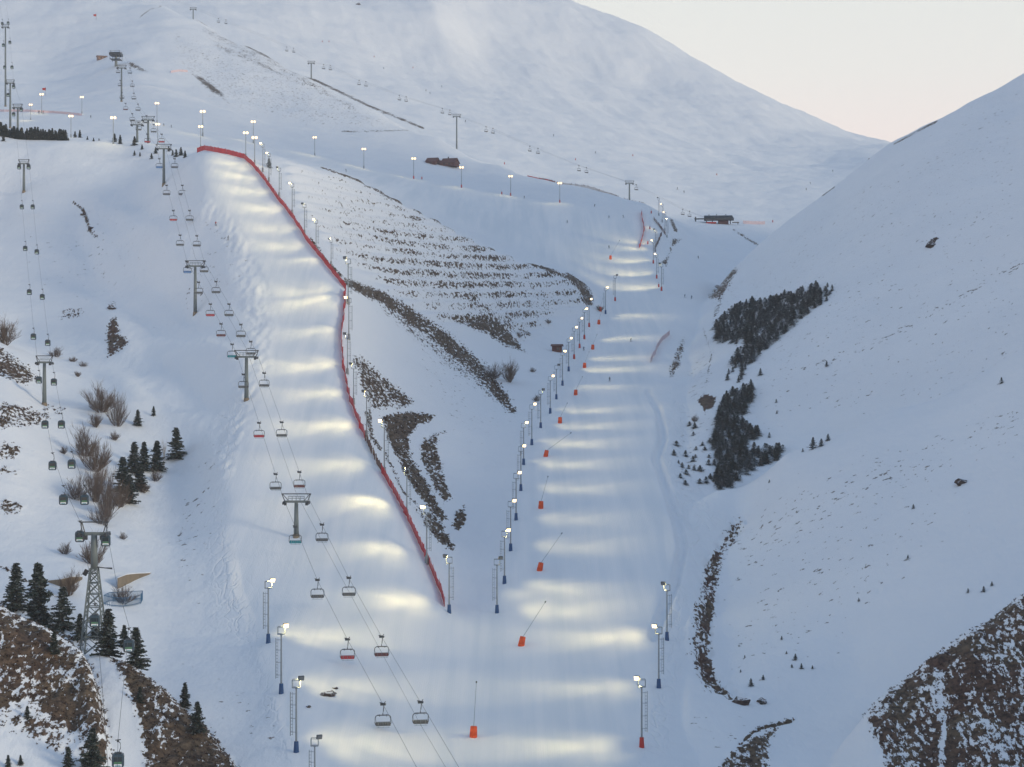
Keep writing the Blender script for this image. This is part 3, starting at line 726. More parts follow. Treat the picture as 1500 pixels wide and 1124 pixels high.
# far banks of lamps along the upper road
GF = 'twin lamp masts along the upper road'
far = [(820,268,297),(748,258,287),(676,245,275),(606,232,262),(533,218,247),(461,201,228),(371,178,210),(373,201,240),(360,194,230),(297,163,200),(294,185,217),(230,151,180),(231,178,208),(166,172,211),(120,142,167),(104,163,195),(61,138,166),(45,153,176)]
names = ['rightmost','second from the right','third from the right','fourth from the right','fifth from the right','sixth from the right','seventh from the right','eighth from the right','ninth from the right','tenth from the right','eleventh from the right','twelfth from the right','thirteenth from the right',
         'fourteenth from the right','fifth from the left','fourth from the left','third from the left','second from the left','leftmost']
_fm = {}
FM_ = []
order = sorted(range(len(far)), key=lambda i: -far[i][0])
for rank, i in enumerate(order):
    u, t, b = far[i]; near = u in (373, 360, 294, 231, 166, 104)
    pad = REDPAD if u in (676,748,820,606) else GALV
    if pad.name not in _fm: _fm[pad.name] = make_far_mast(pad)
    g = ground(u, b, 700 if near else 1020, 1000 if near else 1400); g.z = gz(g.x, g.y)-.2
    H = (b-t)*g.y/F
    lb = 'glowing lamp bank on a tall mast by the upper road, %s' % names[rank] if len(far)-rank > 5 else 'glowing lamp bank on a tall mast by the upper road, %s' % names[len(names)-(len(far)-rank)]
    FM_.append(place(_fm[pad.name], g, 0, min(max(H/12.4, .5), 1.3), lb, GF))

# ---- pools of light thrown across the snow
def throw(masts, spots, energy, size, ymin=285, ymax=1400, shift=0, far=0):
    ms = [(m, m.location.y) for m in masts]; used = {}
    for u, v, k in spots:
        t = ground(u, v, ymin, ymax); t = ground(u+shift*F/t.y, v, max(ymin, t.y-40), ymax)
        m = min(ms, key=lambda q: abs(q[1]-t.y)+6*used.get(q[0].name, 0))[0]; used[m.name] = used.get(m.name, 0)+1
        s = m.scale[0]; hd = Vector((0,0,12.2)); dist = ((m.location+hd*s)-t).length
        add_spot(m, 'floodlight_beam', energy*k*(dist/22)**2, size*min(1.25, max(.5, 22/dist)), t, 1.0, hd, 1.0)
        if far:
            t2 = ground(u+(shift+far)*F/t.y, v, max(ymin, t.y-40), ymax); d2 = ((m.location+hd*s)-t2).length
            add_spot(m, 'floodlight_beam', energy*k*.95*(d2/22)**2, 62*min(1.25, max(.5, 26/d2)), t2, 1.0, hd, .85)
SP_L = [(590,884,1.1),(540,820,.8),(522,752,1.1),(492,688,.8),(475,630,1.1),(458,582,.75),(448,537,1.0),(455,495,.65),(452,454,1.1),(440,424,.8),(420,394,.55),(405,362,.7),(397,335,.6),(378,308,.8),(360,283,.7),(345,264,.6),(330,247,.5)]
throw(LM_, SP_L, POOL*1.0, 80, shift=-3.5, far=-11)
SP_R = [(800,872,.8),(830,896,.8),(850,800,.5),(850,762,.45),(845,715,.55),(825,680,.7),(830,650,.8),(860,623,.6),(855,600,.6),(880,570,.5),(895,541,.8),(905,525,.6),(920,497,.8),(930,465,.7)]
throw(RM_, SP_R, POOL*1.0, 80, shift=2.5, far=12)
throw(UT_, [(943,420,.9),(932,398,.9),(930,380,.8),(932,364,.7),(935,349,.7),(938,336,.5)], POOL*1.1, 74, 900, 1300, shift=-3, far=-10)
throw(RE_, [(850,1100,.9),(870,1015,.65),(893,940,1.0)], POOL*1.05, 80, shift=-3, far=-12)
throw(LB_, [(540,1095,.9),(520,1010,.8),(470,930,1.0)], POOL*1.05, 80, shift=2, far=12)
for m in FM_:
    t = m.location+Vector((-4,-9,0)); t.z = gz(t.x, t.y)
    add_spot(m, 'floodlight_beam', POOL*.22, 110, t, 1.0, Vector((0,-.6,12.4)))

# ------------------------------------------------------------------ chairlift
def make_chair(seatmat):
    root = empty('lift_chair'); tag(root, None, 'lift chair')
    h = MB(); h.box((0,0,.05), (.9,.34,.34)); h.bar((-.55,0,.35), (.5,0,.1), .1, n=5); h.bar((.1,0,.1),(.45,0,.55),.07,n=5)
    h.build('grip', DKSTEEL, root)
    MB().tube([(.15,0,0),(.12,.05,-.6),(.1,.28,-1.1),(0,.2,-1.5),(0,0,-1.68)], .075, 6).build('hanger', DKSTEEL, root)
    f = MB(); pts = []
    for k in range(13):
        a = math.pi*k/12; pts.append((-1.32*math.copysign(abs(math.cos(a))**.45, math.cos(a)), 0, -2.45+.72*math.sin(a)**.6))
    f.tube([(-1.2,0,-3.42),(-1.36,0,-3.0)]+pts+[(1.36,0,-3.0),(1.2,0,-3.42)], .075, 6)
    f.bar((-.95,0,-1.75), (.95,0,-1.75), .1, n=6)
    for x in (-.6, .6): f.bar((x,0,-1.62), (x,0,-2.0), .05, n=5)
    f.build('frame', DKSTEEL, root)
    MB().box((0,-.28,-3.42), (2.42,.56,.14)).build('seat', seatmat, root)
    b = MB(); q = Matrix.Rotation(R(-12), 3, 'X')
    for k in range(6): b.box((-1.02+.408*k,.06,-3.12), (.385,.09,.50), 0, q)
    b.build('backrest', seatmat, root)
    s = MB(); s.bar((-1.2,-.5,-2.85), (1.2,-.5,-2.85), .035, n=5)
    for x in (-1.2, 1.2): s.bar((x,0,-2.5), (x,-.5,-2.85), .03, n=5)
    for x in (-.8, 0, .8): s.bar((x,-.5,-2.85), (x,-.6,-3.7), .025, n=4)
    s.bar((-1.1,-.6,-3.72), (1.1,-.6,-3.72), .03, n=4); s.build('safety_bar', GALV, root)
    return root
def path(pts): return [P(*p) for p in pts]
ropeL = [(168,75,1420),(174,104,1330),(180,146,1190),(197,172,1000),(228,213,824),(274,383,668),(346,516,556),(415,730,463),(465,850,413),(509,937,379),(561,1032,344),(640,1180,306)]
ropeR = [(180,75,1420),(192,104,1330),(197,146,1190),(216,172,1000),(250,213,824),(299,383,668),(376,516,556),(452,730,463),(511,847,413),(559,933,379),(616,1029,344),(672,1124,320),(704,1180,306)]
ropeM = [(173,72,1420),(184,95,1330),(206,165,1000),(240,208,824),(286,378,668),(361,511,556),(434,723,463),(560,958,379),(615,1060,344),(668,1150,318)]
def yof(rope, v):
    return float(np.interp(v, [p[1] for p in rope], [p[2] for p in rope]))
def uof(rope, v):
    return float(np.interp(v, [p[1] for p in rope], [p[0] for p in rope]))
for rp, lb in ((ropeL, 'dark haul cable of the chairlift, left hand of its three lines'), (ropeR, 'dark haul cable of the chairlift, right hand of its three lines'), (ropeM, 'thin signal cable running over the pylon heads between both haul cables')):
    r = .03 if rp is not ropeM else .026
    c = MB().tube(path(rp), r, 5).build('lift_cable', CABLE); tag(c, lb, 'cable', 'cables of the chairlift')
_ch = {}
def chair_at(rope, v, mat, label, group, rzo=0, dv=0):
    if mat.name not in _ch: _ch[mat.name] = make_chair(mat)
    Y = yof(rope, v); p = P(uof(rope, v), v, Y)
    p2 = P(uof(rope, v+4), v+4, yof(rope, v+4)); d = p-p2
    return place(_ch[mat.name], p+Vector((0,0,-.06)), math.atan2(-d.x, d.y)*.6+rzo, None, label, group)
GC = 'chairs on the near chairlift'
Lv = [(1032,SEATG,'black'),(937,SEATR,'red'),(850,SEATG,'dark'),(772,SEATT,'teal'),(695,SEATG,'grey'),(620,SEATR,'red'),(549,SEATG,'grey'),(505,SEATT,'teal'),(475,SEATD,'dark red'),(446,SEATR,'red'),(414,SEATG,'grey'),(384,SEATB,'blue'),(345,SEATG,'grey'),(309,SEATR,'red'),(272,SEATG,'grey'),(233,SEATB,'blue'),(197,SEATR,'red'),(180,SEATG,'grey'),(167,SEATG,'dark'),(152,SEATD,'dark red'),(136,SEATG,'grey'),(118,SEATG,'grey'),(99,SEATG,'grey')]
Rv = [(1029,SEATG,'grey'),(933,SEATD,'dark red'),(847,SEATG,'grey'),(769,SEATG,'grey'),(692,SEATD,'dark red'),(619,SEATG,'grey'),(547,SEATG,'grey'),(501,SEATG,'grey'),(476,SEATG,'grey'),(446,SEATG,'grey'),(413,SEATG,'grey'),(383,SEATG,'grey'),(346,SEATG,'grey'),(309,SEATG,'grey'),(272,SEATG,'grey'),(233,SEATG,'grey'),(197,SEATR,'red'),(183,SEATG,'grey'),(170,SEATG,'grey'),(153,SEATG,'grey'),(137,SEATG,'grey'),(119,SEATG,'grey'),(100,SEATG,'grey')]
for i, (v, m, n) in enumerate(Lv): chair_at(ropeL, v, m, '%s seated lift chair on the left haul cable, %s' % (n, 'lowest and nearest of its side' if i == 0 else ORD[i]+' up from the bottom'), GC)
for i, (v, m, n) in enumerate(Rv): chair_at(ropeR, v, m, '%s seated lift chair on the right haul cable, %s' % (n, 'lowest and nearest of its side' if i == 0 else ORD[i]+' up from the bottom'), GC)

def make_pylon(H, arm, foot=True):
    """pylon with cross-arm at H, lifting frame above"""
    root = empty('lift_pylon'); tag(root, None, 'lift pylon')
    if foot: MB().bar((0,0,-.8), (0,0,.9), .85, .7, 12).build('footing', CONCR, root)
    MB().bar((0,0,.3), (0,0,H-.2), .62, .42, 14).build('mast', TOWERG, root, True)
    MB().box((0,0,H), (arm*.86,.55,.5)).build('crossarm', TOWERG, root)
    g = MB(); zt = H+1.75
    g.box((0,0,zt), (arm*1.12,.22,.22))
    for s in (-1, 1):
        g.bar((s*arm*.44,0,H+.2), (s*arm*.54,0,zt), .11, n=6); g.bar((s*arm*.3,0,H+.25), (s*arm*.52,0,zt), .08, n=5)
    g.build('lifting_frame', DKSTEEL, root)
    r = MB()
    for yy in (-.7, .7):
        r.bar((-arm*.3,yy,H+1.2), (arm*.3,yy,H+1.2), .04, n=4); r.bar((-arm*.3,yy,H+.75), (arm*.3,yy,H+.75), .035, n=4); r.bar((-arm*.3,-.72,H+.27+.02*yy), (-arm*.3,.72,H+.27+.02*yy), .04, n=4)
        for k in range(5): r.bar((-arm*.3+arm*.15*k,yy,H+.25), (-arm*.3+arm*.15*k,yy,H+1.2), .035, n=4)
    r.build('catwalk_rail', GALV, root)
    for s in (-1, 1):
        w = MB()
        w.box((s*arm*.46,0,H-.05), (.28,3.4,.32))
        for k in range(7): w.bar((s*arm*.46-.2,-1.8+.6*k,H-.32), (s*arm*.46+.2,-1.8+.6*k,H-.32), .27, n=10)
        w.box((s*arm*.40,-.6,H-.5), (.55,.9,.6)); w.build('sheave_train', DKSTEEL, root)
    l = MB()
    for dx in (-.2, .2): l.bar((dx,.66,1.2), (dx,.52,H), .03, n=4)
    z = 1.4
    while z < H: l.bar((-.2,.63,z), (.2,.63,z), .022, n=4); z += .5
    l.build('ladder', GALV, root)
    return root
GPY = 'pylons of the near chairlift'
def pylon(u, vtop, vb, Yhint, arm, label, group, foot=True, ymin=285, ymax=1e9):
    g = ground(u, vb, ymin, ymax); Y = Yhint or g.y
    x = Y*(u-750)/F; zt = CZ+Y*(562-vtop)/F; z0 = gz(x, Y)-.2
    o = make_pylon(max(4, zt-z0), arm, foot); o.location = (x, Y, z0)
    tag(o, label, None, group); return o
pylon(434,735,805,463,6.0,'near chairlift pylon standing on the moguled snow, nearest of the line',GPY)
pylon(361,523,608,556,6.0,'tall chairlift pylon with brown footing at the left rim of the steep piste',GPY)
pylon(286,390,443,668,6.0,'chairlift pylon on the shaded slope left of the steep piste',GPY)
pylon(240,218,270,824,5.8,'chairlift pylon among small pines at the crest, below the pair',GPY)
pylon(217,176,215,985,5.8,'taller right-hand pylon of the close pair above the small pines',GPY,ymin=800)
pylon(201,183,215,960,5.8,'shorter left-hand pylon of the close pair above the small pines',GPY,ymin=800)
pylon(178,100,145,1290,5.8,'slim chairlift pylon on the open snow below the top station',GPY,ymin=1050)

# ------------------------------------------------------------------ gondola line
gL = [(0,8,1400),(3.5,29,1300),(5,60,1200),(7,92,1120),(12,132,1050),(20,160,1000),(28,236,858),(32,294,828),(37,354,758),(43,417,690),(49,481,620),(57,543,554),(66,606,480),(77,664,425),(93,712,383),(117,764,351),(139,885,318),(150,1010,290),(160,1150,265)]
gR = [(8,0,1400),(12,28,1300),(14.5,56,1200),(17.6,92,1120),(20,120,1060),(31,153,1000),(42,236,858),(48,294,828),(54,359,758),(62,424,690),(70,490,620),(79,546,554),(90,606,480),(105,662,425),(124,712,383),(155,770,351),(172,860,325),(189,918,310),(173,1082,273),(170,1180,255)]
for rp, lb in ((gL, 'dark gondola cable on the left, running up past the slim pylons'), (gR, 'dark gondola cable on the right, running up past the slim pylons')):
    c = MB().tube(path(rp), .028, 5).build('gondola_cable', CABLE); tag(c, lb, 'cable', 'cables of the gondola lift')
def make_cabin():
    root = empty('gondola_cabin'); tag(root, None, 'gondola cabin')
    b = MB(); z0, z1 = -3.75, -1.75
    ring = lambda s, z: [(sx*s*.86, sy*s*.95, z) for sx, sy in ((-1,-.7),(-.7,-1),(.7,-1),(1,-.7),(1,.7),(.7,1),(-.7,1),(-1,.7))]
    rs = [ring(.82, z0), ring(1, z0+.25), ring(1, z1-.4), ring(.9, z1-.1), ring(.6, z1)]
    vs = [p for r in rs for p in r]; fs = [(i*8+k, i*8+(k+1)%8, (i+1)*8+(k+1)%8, (i+1)*8+k) for i in range(4) for k in range(8)]+[tuple(range(8))[::-1], tuple(range(32,40))]
    b.add(vs, fs); b.build('body', CABIN, root)
    for sy in (-1, 1):
        MB().box((0,sy*.955,-2.5), (1.15,.03,.62)).build('window', GLASS, root)
        MB().box((0,sy*.955,-3.0), (1.1,.03,.26)).build('stripe', GREENP, root)
        p = MB().box((0,sy*.955,-3.36), (1.1,.03,.34)).build('panel', WHITE, root)
        MB().box((0,sy*.975,-3.42), (.8,.012,.13)).build('panel_mark', TEALP, p)
    for sx in (-1, 1): MB().box((sx*.865,0,-2.62), (.03,1.15,.8)).build('window', GLASS, root)
    MB().tube([(0,0,0),(.32,0,-.3),(.36,0,-1.0),(.18,0,-1.5),(0,0,-1.78)], .055, 6).box((0,0,.04), (.3,.9,.26)).bar((-.4,0,.12),(.4,0,.2),.07,n=5).build('hanger', DKSTEEL, root)
    MB().box((0,0,-1.7), (1.0,1.1,.1)).build('roof_rack', DKSTEEL, root)
    return root
cab = make_cabin()
GG = 'gondola cabins'
cl = [885,764,712,664,606,543,481,417,354,294,236,160,132,92,60,29]; cr_ = [1085,921,770,712,662,606,546,490,424,359,294,236,153,120,92,56,28]
for rp, lst, sd in ((gL, cl, 'left'), (gR, cr_, 'right')):
    for i, v in enumerate(lst):
        place(cab, P(uof(rp, v), v, yof(rp, v))+Vector((0,0,-.06)), .15, .92, 'dark green gondola cabin on the %s gondola cable, %s' % (sd, 'lowest of that side' if i == 0 else ORD[i]+' up'), GG)
GGP = 'slim pylons of the gondola line'
pylon(65,531,592,554,4.2,'gondola pylon standing on the snowy spur with red rocks at left',GGP)
pylon(35,240,293,858,4.2,'gondola pylon on the bare snow below the row of dark pines',GGP,ymin=700)
pylon(26,158,180,1000,4.4,'gondola pylon rising behind the row of dark pines',GGP,ymin=940)
pylon(15,122,154,1080,4.2,'gondola pylon on the open slope just above the dark pines',GGP,ymin=1000)
pylon(8,40,74,1280,4.2,'gondola pylon near the left border, highest of its line',GGP,ymin=1100)
# lattice pylon
def lattice():
    g = ground(139,962,300,380); root = empty('lattice_pylon', g); tag(root, 'big steel lattice gondola pylon between dark pines at lower left', 'lift pylon')
    Y = 351.0; x = Y*(138-750)/F; z0 = gz(x, Y)-.3; root.location = (x, Y, z0); H = CZ+Y*(562-782)/F-z0
    zt = H*.72; b0, b1 = 2.1, .62
    def leg(sx, sy, z):
        k = min(z/zt, 1); w = b0+(b1-b0)*k; return Vector((sx*w, sy*w, z))
    for sx, sy in ((-1,-1),(1,-1),(1,1),(-1,1)):
        MB().bar(leg(sx,sy,-1.5), leg(sx,sy,zt), .17, .12, 6).build('leg', TOWERG, root)
    br = MB(); zs = [0,3.2,6.0,8.5,10.7,12.6,14.2,zt] if zt > 14.8 else [zt*k/7 for k in range(8)]
    cs = ((-1,-1),(1,-1),(1,1),(-1,1))
    for i in range(len(zs)-1):
        for k in range(4):
            a, c = cs[k], cs[(k+1)%4]
            br.bar(leg(*a,zs[i]), leg(*c,zs[i+1]), .075, n=4); br.bar(leg(*c,zs[i]), leg(*a,zs[i+1]), .075, n=4); br.bar(leg(*a,zs[i+1]), leg(*c,zs[i+1]), .085, n=4)
    br.build('bracing', TOWERG, root)
    MB().bar((0,0,zt-.2), (0,0,H), .62, .52, 12).build('mast', TOWERG, root, True)
    MB().box((0,0,H), (4.4,.6,.55)).build('crossarm', TOWERG, root)
    gm = MB().box((0,0,H+2.0), (5.0,.2,.2))
    for s in (-1, 1): gm.bar((s*1.6,0,H+.2), (s*2.1,0,H+2), .1, n=5); gm.bar((s*2.0,0,H+.2), (s*2.3,0,H+2), .08, n=5)
    gm.build('lifting_frame', DKSTEEL, root)
    for s in (-1, 1):
        w = MB().box((s*2.25,0,H+.1), (.3,4,.35))
        for k in range(8): w.bar((s*2.25-.2,-1.9+.54*k,H-.18), (s*2.25+.2,-1.9+.54*k,H-.18), .25, n=10)
        w.box((s*1.5,-.4,H-.65), (.8,.8,.7)); w.build('sheave_train', DKSTEEL, root)
    MB().box((-1.3,-.8,zt-.7), (.7,.6,1.0), 0, Matrix.Rotation(R(30),3,'Y')).bar((-.6,-.4,zt-1),(-1.2,-.7,zt-.8),.06).build('horn_speaker', BLACK, root)
    MB().bar((.6,-.3,zt+.2),(3.2,-.5,zt-.1),.09,n=5).bar((.7,-.3,zt-.5),(.9,-.4,zt+.3),.08,n=5).box((2.6,-.5,zt+.05),(1.1,.3,.16)).build('side_arm', DKSTEEL, root)
lattice()

# ------------------------------------------------------------------ far chairlift behind the ridge
f1 = [(230,-8,1900),(283,12,1830),(422,70,1700),(456,91,1650),(475,95,1630),(528,119,1590),(587,141,1540),(650,160,1495),(670,170,1470),(714,187,1440),(779,216,1410),(850,244,1375),(922,268,1345),(1002,308,1330),(1032,319,1325)]
f2 = [(u+11-.004*u, v+1.5, Y) for u, v, Y in f1]
for rp, lb in ((f1, 'far cable of the lift behind the ridge, left strand'), (f2, 'far cable of the lift behind the ridge, right strand')):
    c = MB().tube(path(rp), .03, 4).build('lift_cable', CABLE); tag(c, lb, 'cable', 'cables of the far chairlift')
def at_u(rope, u):
    us = [p[0] for p in rope]; return P(u, float(np.interp(u, us, [p[1] for p in rope])), float(np.interp(u, us, [p[2] for p in rope])))
GFC = 'chairs on the far chairlift'
words = ['highest','second','third','fourth','fifth','sixth','seventh','eighth','ninth']
for i, u in enumerate([320,420,474,526,585,648,712,776,848,1000]):
    nm = 'lowest' if i == 9 else words[i]
    place(_ch['grey_seat'], at_u(f1, u), .5, None, 'tiny far chair behind the ridge, left strand, %s from the top' % nm if i < 9 else 'tiny far chair nearest the dark lift station, left strand', GFC)
for i, u in enumerate([331,430,484,536,595,659,722,788,859,932,1010]):
    place(_ch['grey_seat'], at_u(f2, u), .5, None, 'tiny far chair behind the ridge, right strand, %s from the top' % (words+['tenth'])[i] if i < 10 else 'tiny far chair nearest the dark lift station, right strand', GFC)
GFP = 'pylons of the far chairlift'
pylon(283,14,28,1830,5.5,'far pylon at the top of the view, beyond the ridge',GFP,ymin=1760)
pylon(456,93,111,1650,5.5,'far pylon just beyond the stony ridge line, second from the top',GFP,ymin=1600)
pylon(669,171,201,1470,5.5,'leaning-looking far pylon at the bend of the stony ridge',GFP,ymin=1400)
pylon(922,269,291,1345,5.5,'far pylon behind the long wooden snow fence',GFP,ymin=1290)
# ------------------------------------------------------------------ net fences
def resample(pts, step):
    out = []; 
    for a, b in zip(pts[:-1], pts[1:]):
        L = math.hypot(b[0]-a[0], b[1]-a[1]); n = max(1, int(L/step))
        for k in range(n): out.append((a[0]+(b[0]-a[0])*k/n, a[1]+(b[1]-a[1])*k/n))
    out.append(pts[-1]); return out
def net_fence(name, pts, h, mat, postmat, label, cat, group=None, step=5, ymin=285, ymax=1e9, post_every=2, slats=False, sag=.12, wob=.25, posth=1.15, line3=None):
    ps = []
    for u, v in resample(pts, step):
        if line3:
            y = float(np.interp(u, [q[0] for q in line3], [q[1] for q in line3])); g = P(u, v, y)
        else: g = ground(u, v, ymin, ymax)
        x = g.x+random.uniform(-wob, wob); y = g.y+random.uniform(-wob, wob)
        if ps and abs(y-ps[-1].y) > 60: continue
        ps.append(Vector((x, y, gz(x, y))))
    root = empty(name, ps[0]); tag(root, label, cat, group); o = ps[0]
    posts = MB(); net = MB(); n = 0
    for i, p in enumerate(ps):
        lean = Vector((random.uniform(-.1,.1), random.uniform(-.1,.1), 0))
        if i % post_every == 0:
            posts.bar(p-o-Vector((0,0,.3)), p-o+lean+Vector((0,0,h*posth)), .045, n=5)
    if not slats:
        for i, (p, q) in enumerate(zip(ps[:-1], ps[1:])):
            t = (q-p); nrm = Vector((-t.y, t.x, 0)).normalized()*.03
            K = 4
            for k in range(K):
                a, b = p+t*(k/K)-o, p+t*((k+1)/K)-o
                s0 = sag*math.sin(math.pi*k/K); s1 = sag*math.sin(math.pi*(k+1)/K)
                bul = nrm*random.uniform(-3, 3)
                vs = [a-nrm+Vector((0,0,.1)), b-nrm+Vector((0,0,.1)), b-nrm+bul+Vector((0,0,h-s1)), a-nrm+bul+Vector((0,0,h-s0))]
                vs += [x+nrm*2 for x in vs]
                net.add(vs, [(0,1,2,3),(7,6,5,4),(0,4,5,1),(3,2,6,7)])
    else:
        for p, q in zip(ps[:-1], ps[1:]):
            t = q-p; L = t.length; m = max(2, int(L/.8))
            for k in range(m):
                c = p+t*((k+.5)/m)-o; hh = h*random.uniform(.8, 1.1)
                net.box(c+Vector((0,0,hh/2)), (.34,.12,hh), 0, Matrix.Rotation(math.atan2(t.y, t.x)+random.uniform(-.1,.1),3,'Z'))
            for z in (.35, .8): net.bar(p-o+Vector((0,0,h*z)), q-o+Vector((0,0,h*z)), .05, n=4)
    net.build('slats' if slats else 'net', mat, root); q = posts.build('fence_posts', postmat, root); q['kind'] = 'stuff'
    return root
redline = [(289,219),(310,222),(335,227),(358,233),(372,246),(385,262),(400,284),(415,303),(432,326),(448,351),(462,369),(480,392),(496,411),(506,425)]
net_fence('safety_net', redline, 2.1, REDNET, REDNET, 'long red safety net along the right rim of the steep piste, upper stretch', 'safety net', 'red safety nets of the steep piste', 5, ymax=830)
net_fence('safety_net', [(505,428),(505,445),(504,462),(501,480),(502,492),(500,505),(501,520),(503,540),(506,560),(512,585),(519,606),(528,629),(536,646)], 2.2, REDNET, WOODF, 'red safety net bending down the right rim of the steep piste, middle stretch', 'safety net', 'red safety nets of the steep piste', 5, ymax=690, wob=.4)
net_fence('safety_net', [(536,646),(545,665),(553,682),(560,694)], 2.0, WOODF, WOODF, 'short gappy brown fence stretch joining two red nets', 'snow fence', None, 3, ymax=690, slats=True)
net_fence('safety_net', [(560,694),(568,708),(580,728),(592,752),(604,778),(618,806),(632,838),(643,864),(653,891)], 2.1, REDNET, REDNET, 'red safety net ending at the blue based mast, lowest stretch', 'safety net', 'red safety nets of the steep piste', 5, ymax=600)
net_fence('safety_net', [(940,312),(941,325),(944,338),(941,352),(937,364)], 2.0, REDNET, REDNET, 'short red net on the snow at the top of the valley piste', 'safety net', None, 3, 900, 1300)
net_fence('safety_net', [(981,491),(968,502),(962,515),(953,532)], 2.0, PINKNET, PINKNET, 'faded pink net beside the striped rocks right of the piste', 'safety net', None, 4, 640, 980)
net_fence('safety_net', [(1089,328),(1105,329),(1121,329)], 2.2, PINKNET, PINKNET, 'faded pink net right of the dark lift station', 'safety net', None, 4, 1200, 1600)
net_fence('safety_net', [(773,240),(786,238),(800,244),(812,237)], 2.0, REDNET, REDNET, 'crooked red net at the upper end of the long wooden fence', 'safety net', None, 3, 1250, 1700, line3=[(773,1330),(790,1322),(860,1295),(945,1262)])
net_fence('safety_net', [(0,164),(40,164),(90,167),(120,170)], 1.5, PINKNET, PINKNET, 'faint pink net behind the dark pines at upper left', 'safety net', None, 6, 1020, 1400)
net_fence('safety_net', [(250,107),(262,105),(275,106)], 1.6, PINKNET, PINKNET, 'faint pink net high on the slope right of the pylon', 'safety net', None, 4, 1200, 1700)
net_fence('snow_fence', [(790,243),(812,253),(840,263),(865,271),(890,283),(906,289)], 2.3, WOODF, WOODF, 'long brown wooden snow fence along the far rim, left stretch', 'snow fence', 'wooden snow fences on the rim', 4, 1150, 1500, slats=True, line3=[(773,1330),(790,1322),(860,1295),(945,1262)])
net_fence('snow_fence', [(914,290),(930,297),(945,305)], 2.3, WOODF, WOODF, 'shorter brown wooden snow fence right of the far pylon', 'snow fence', 'wooden snow fences on the rim', 4, 1100, 1500, slats=True, line3=[(773,1330),(790,1322),(860,1295),(945,1262)])
net_fence('snow_fence', [(338,49),(353,55)], 2.2, WOODF, WOODF, 'brown snow fence beyond the stony ridge, leftmost', 'snow fence', 'wooden snow fences on the rim', 4, 1700, 2500, slats=True, line3=[(300,1800),(470,1650)])
net_fence('snow_fence', [(366,58),(380,63)], 2.2, WOODF, WOODF, 'brown snow fence beyond the stony ridge, middle of three', 'snow fence', 'wooden snow fences on the rim', 4, 1700, 2500, slats=True, line3=[(300,1800),(470,1650)])
net_fence('snow_fence', [(390,65),(402,69),(420,74)], 2.2, WOODF, WOODF, 'brown snow fence beyond the stony ridge, rightmost and longest', 'snow fence', 'wooden snow fences on the rim', 4, 1650, 2500, slats=True, line3=[(300,1800),(470,1650)])
net_fence('snow_fence', [(957,322),(966,333),(975,345)], 2.0, WOODF, WOODF, 'dark plank fence at the upper end of the valley piste, upper piece', 'snow fence', None, 3, 950, 1300, slats=True)
net_fence('snow_fence', [(969,345),(965,354),(959,368)], 2.0, WOODF, WOODF, 'dark plank fence at the upper end of the valley piste, lower piece', 'snow fence', None, 3, 950, 1300, slats=True)
# ring of blue fence round a shrub
def blue_fence():
    ps = [ground(u, v, 330, 470) for u, v in ((152,886),(163,889),(180,890),(195,888),(206,885))]
    Y0 = sum(p.y for p in ps)/5; ps = [Vector((p.x, p.y, gz(p.x, p.y))) for p in ps]
    ps += [Vector((ps[-1].x-.3, ps[-1].y+4, 0)), Vector((ps[0].x+.3, ps[0].y+4, 0))]
    for p in ps[5:]: p.z = gz(p.x, p.y)
    root = empty('steel_fence', ps[2]); tag(root, 'low blue steel fence enclosing a leafless shrub', 'fence'); o = ps[2]
    b = MB()
    for p, q in zip(ps, ps[1:]+ps[:1]):
        n = max(2, int((q-p).length/.42))
        for k in range(n):
            c = p+(q-p)*(k/n)-o; b.bar(c, c+Vector((0,0,1.9)), .032, n=4)
        for z in (.3, 1.85): b.bar(p-o+Vector((0,0,z)), q-o+Vector((0,0,z)), .06, n=4)
    b.build('railing', BLUEF, root)
blue_fence()

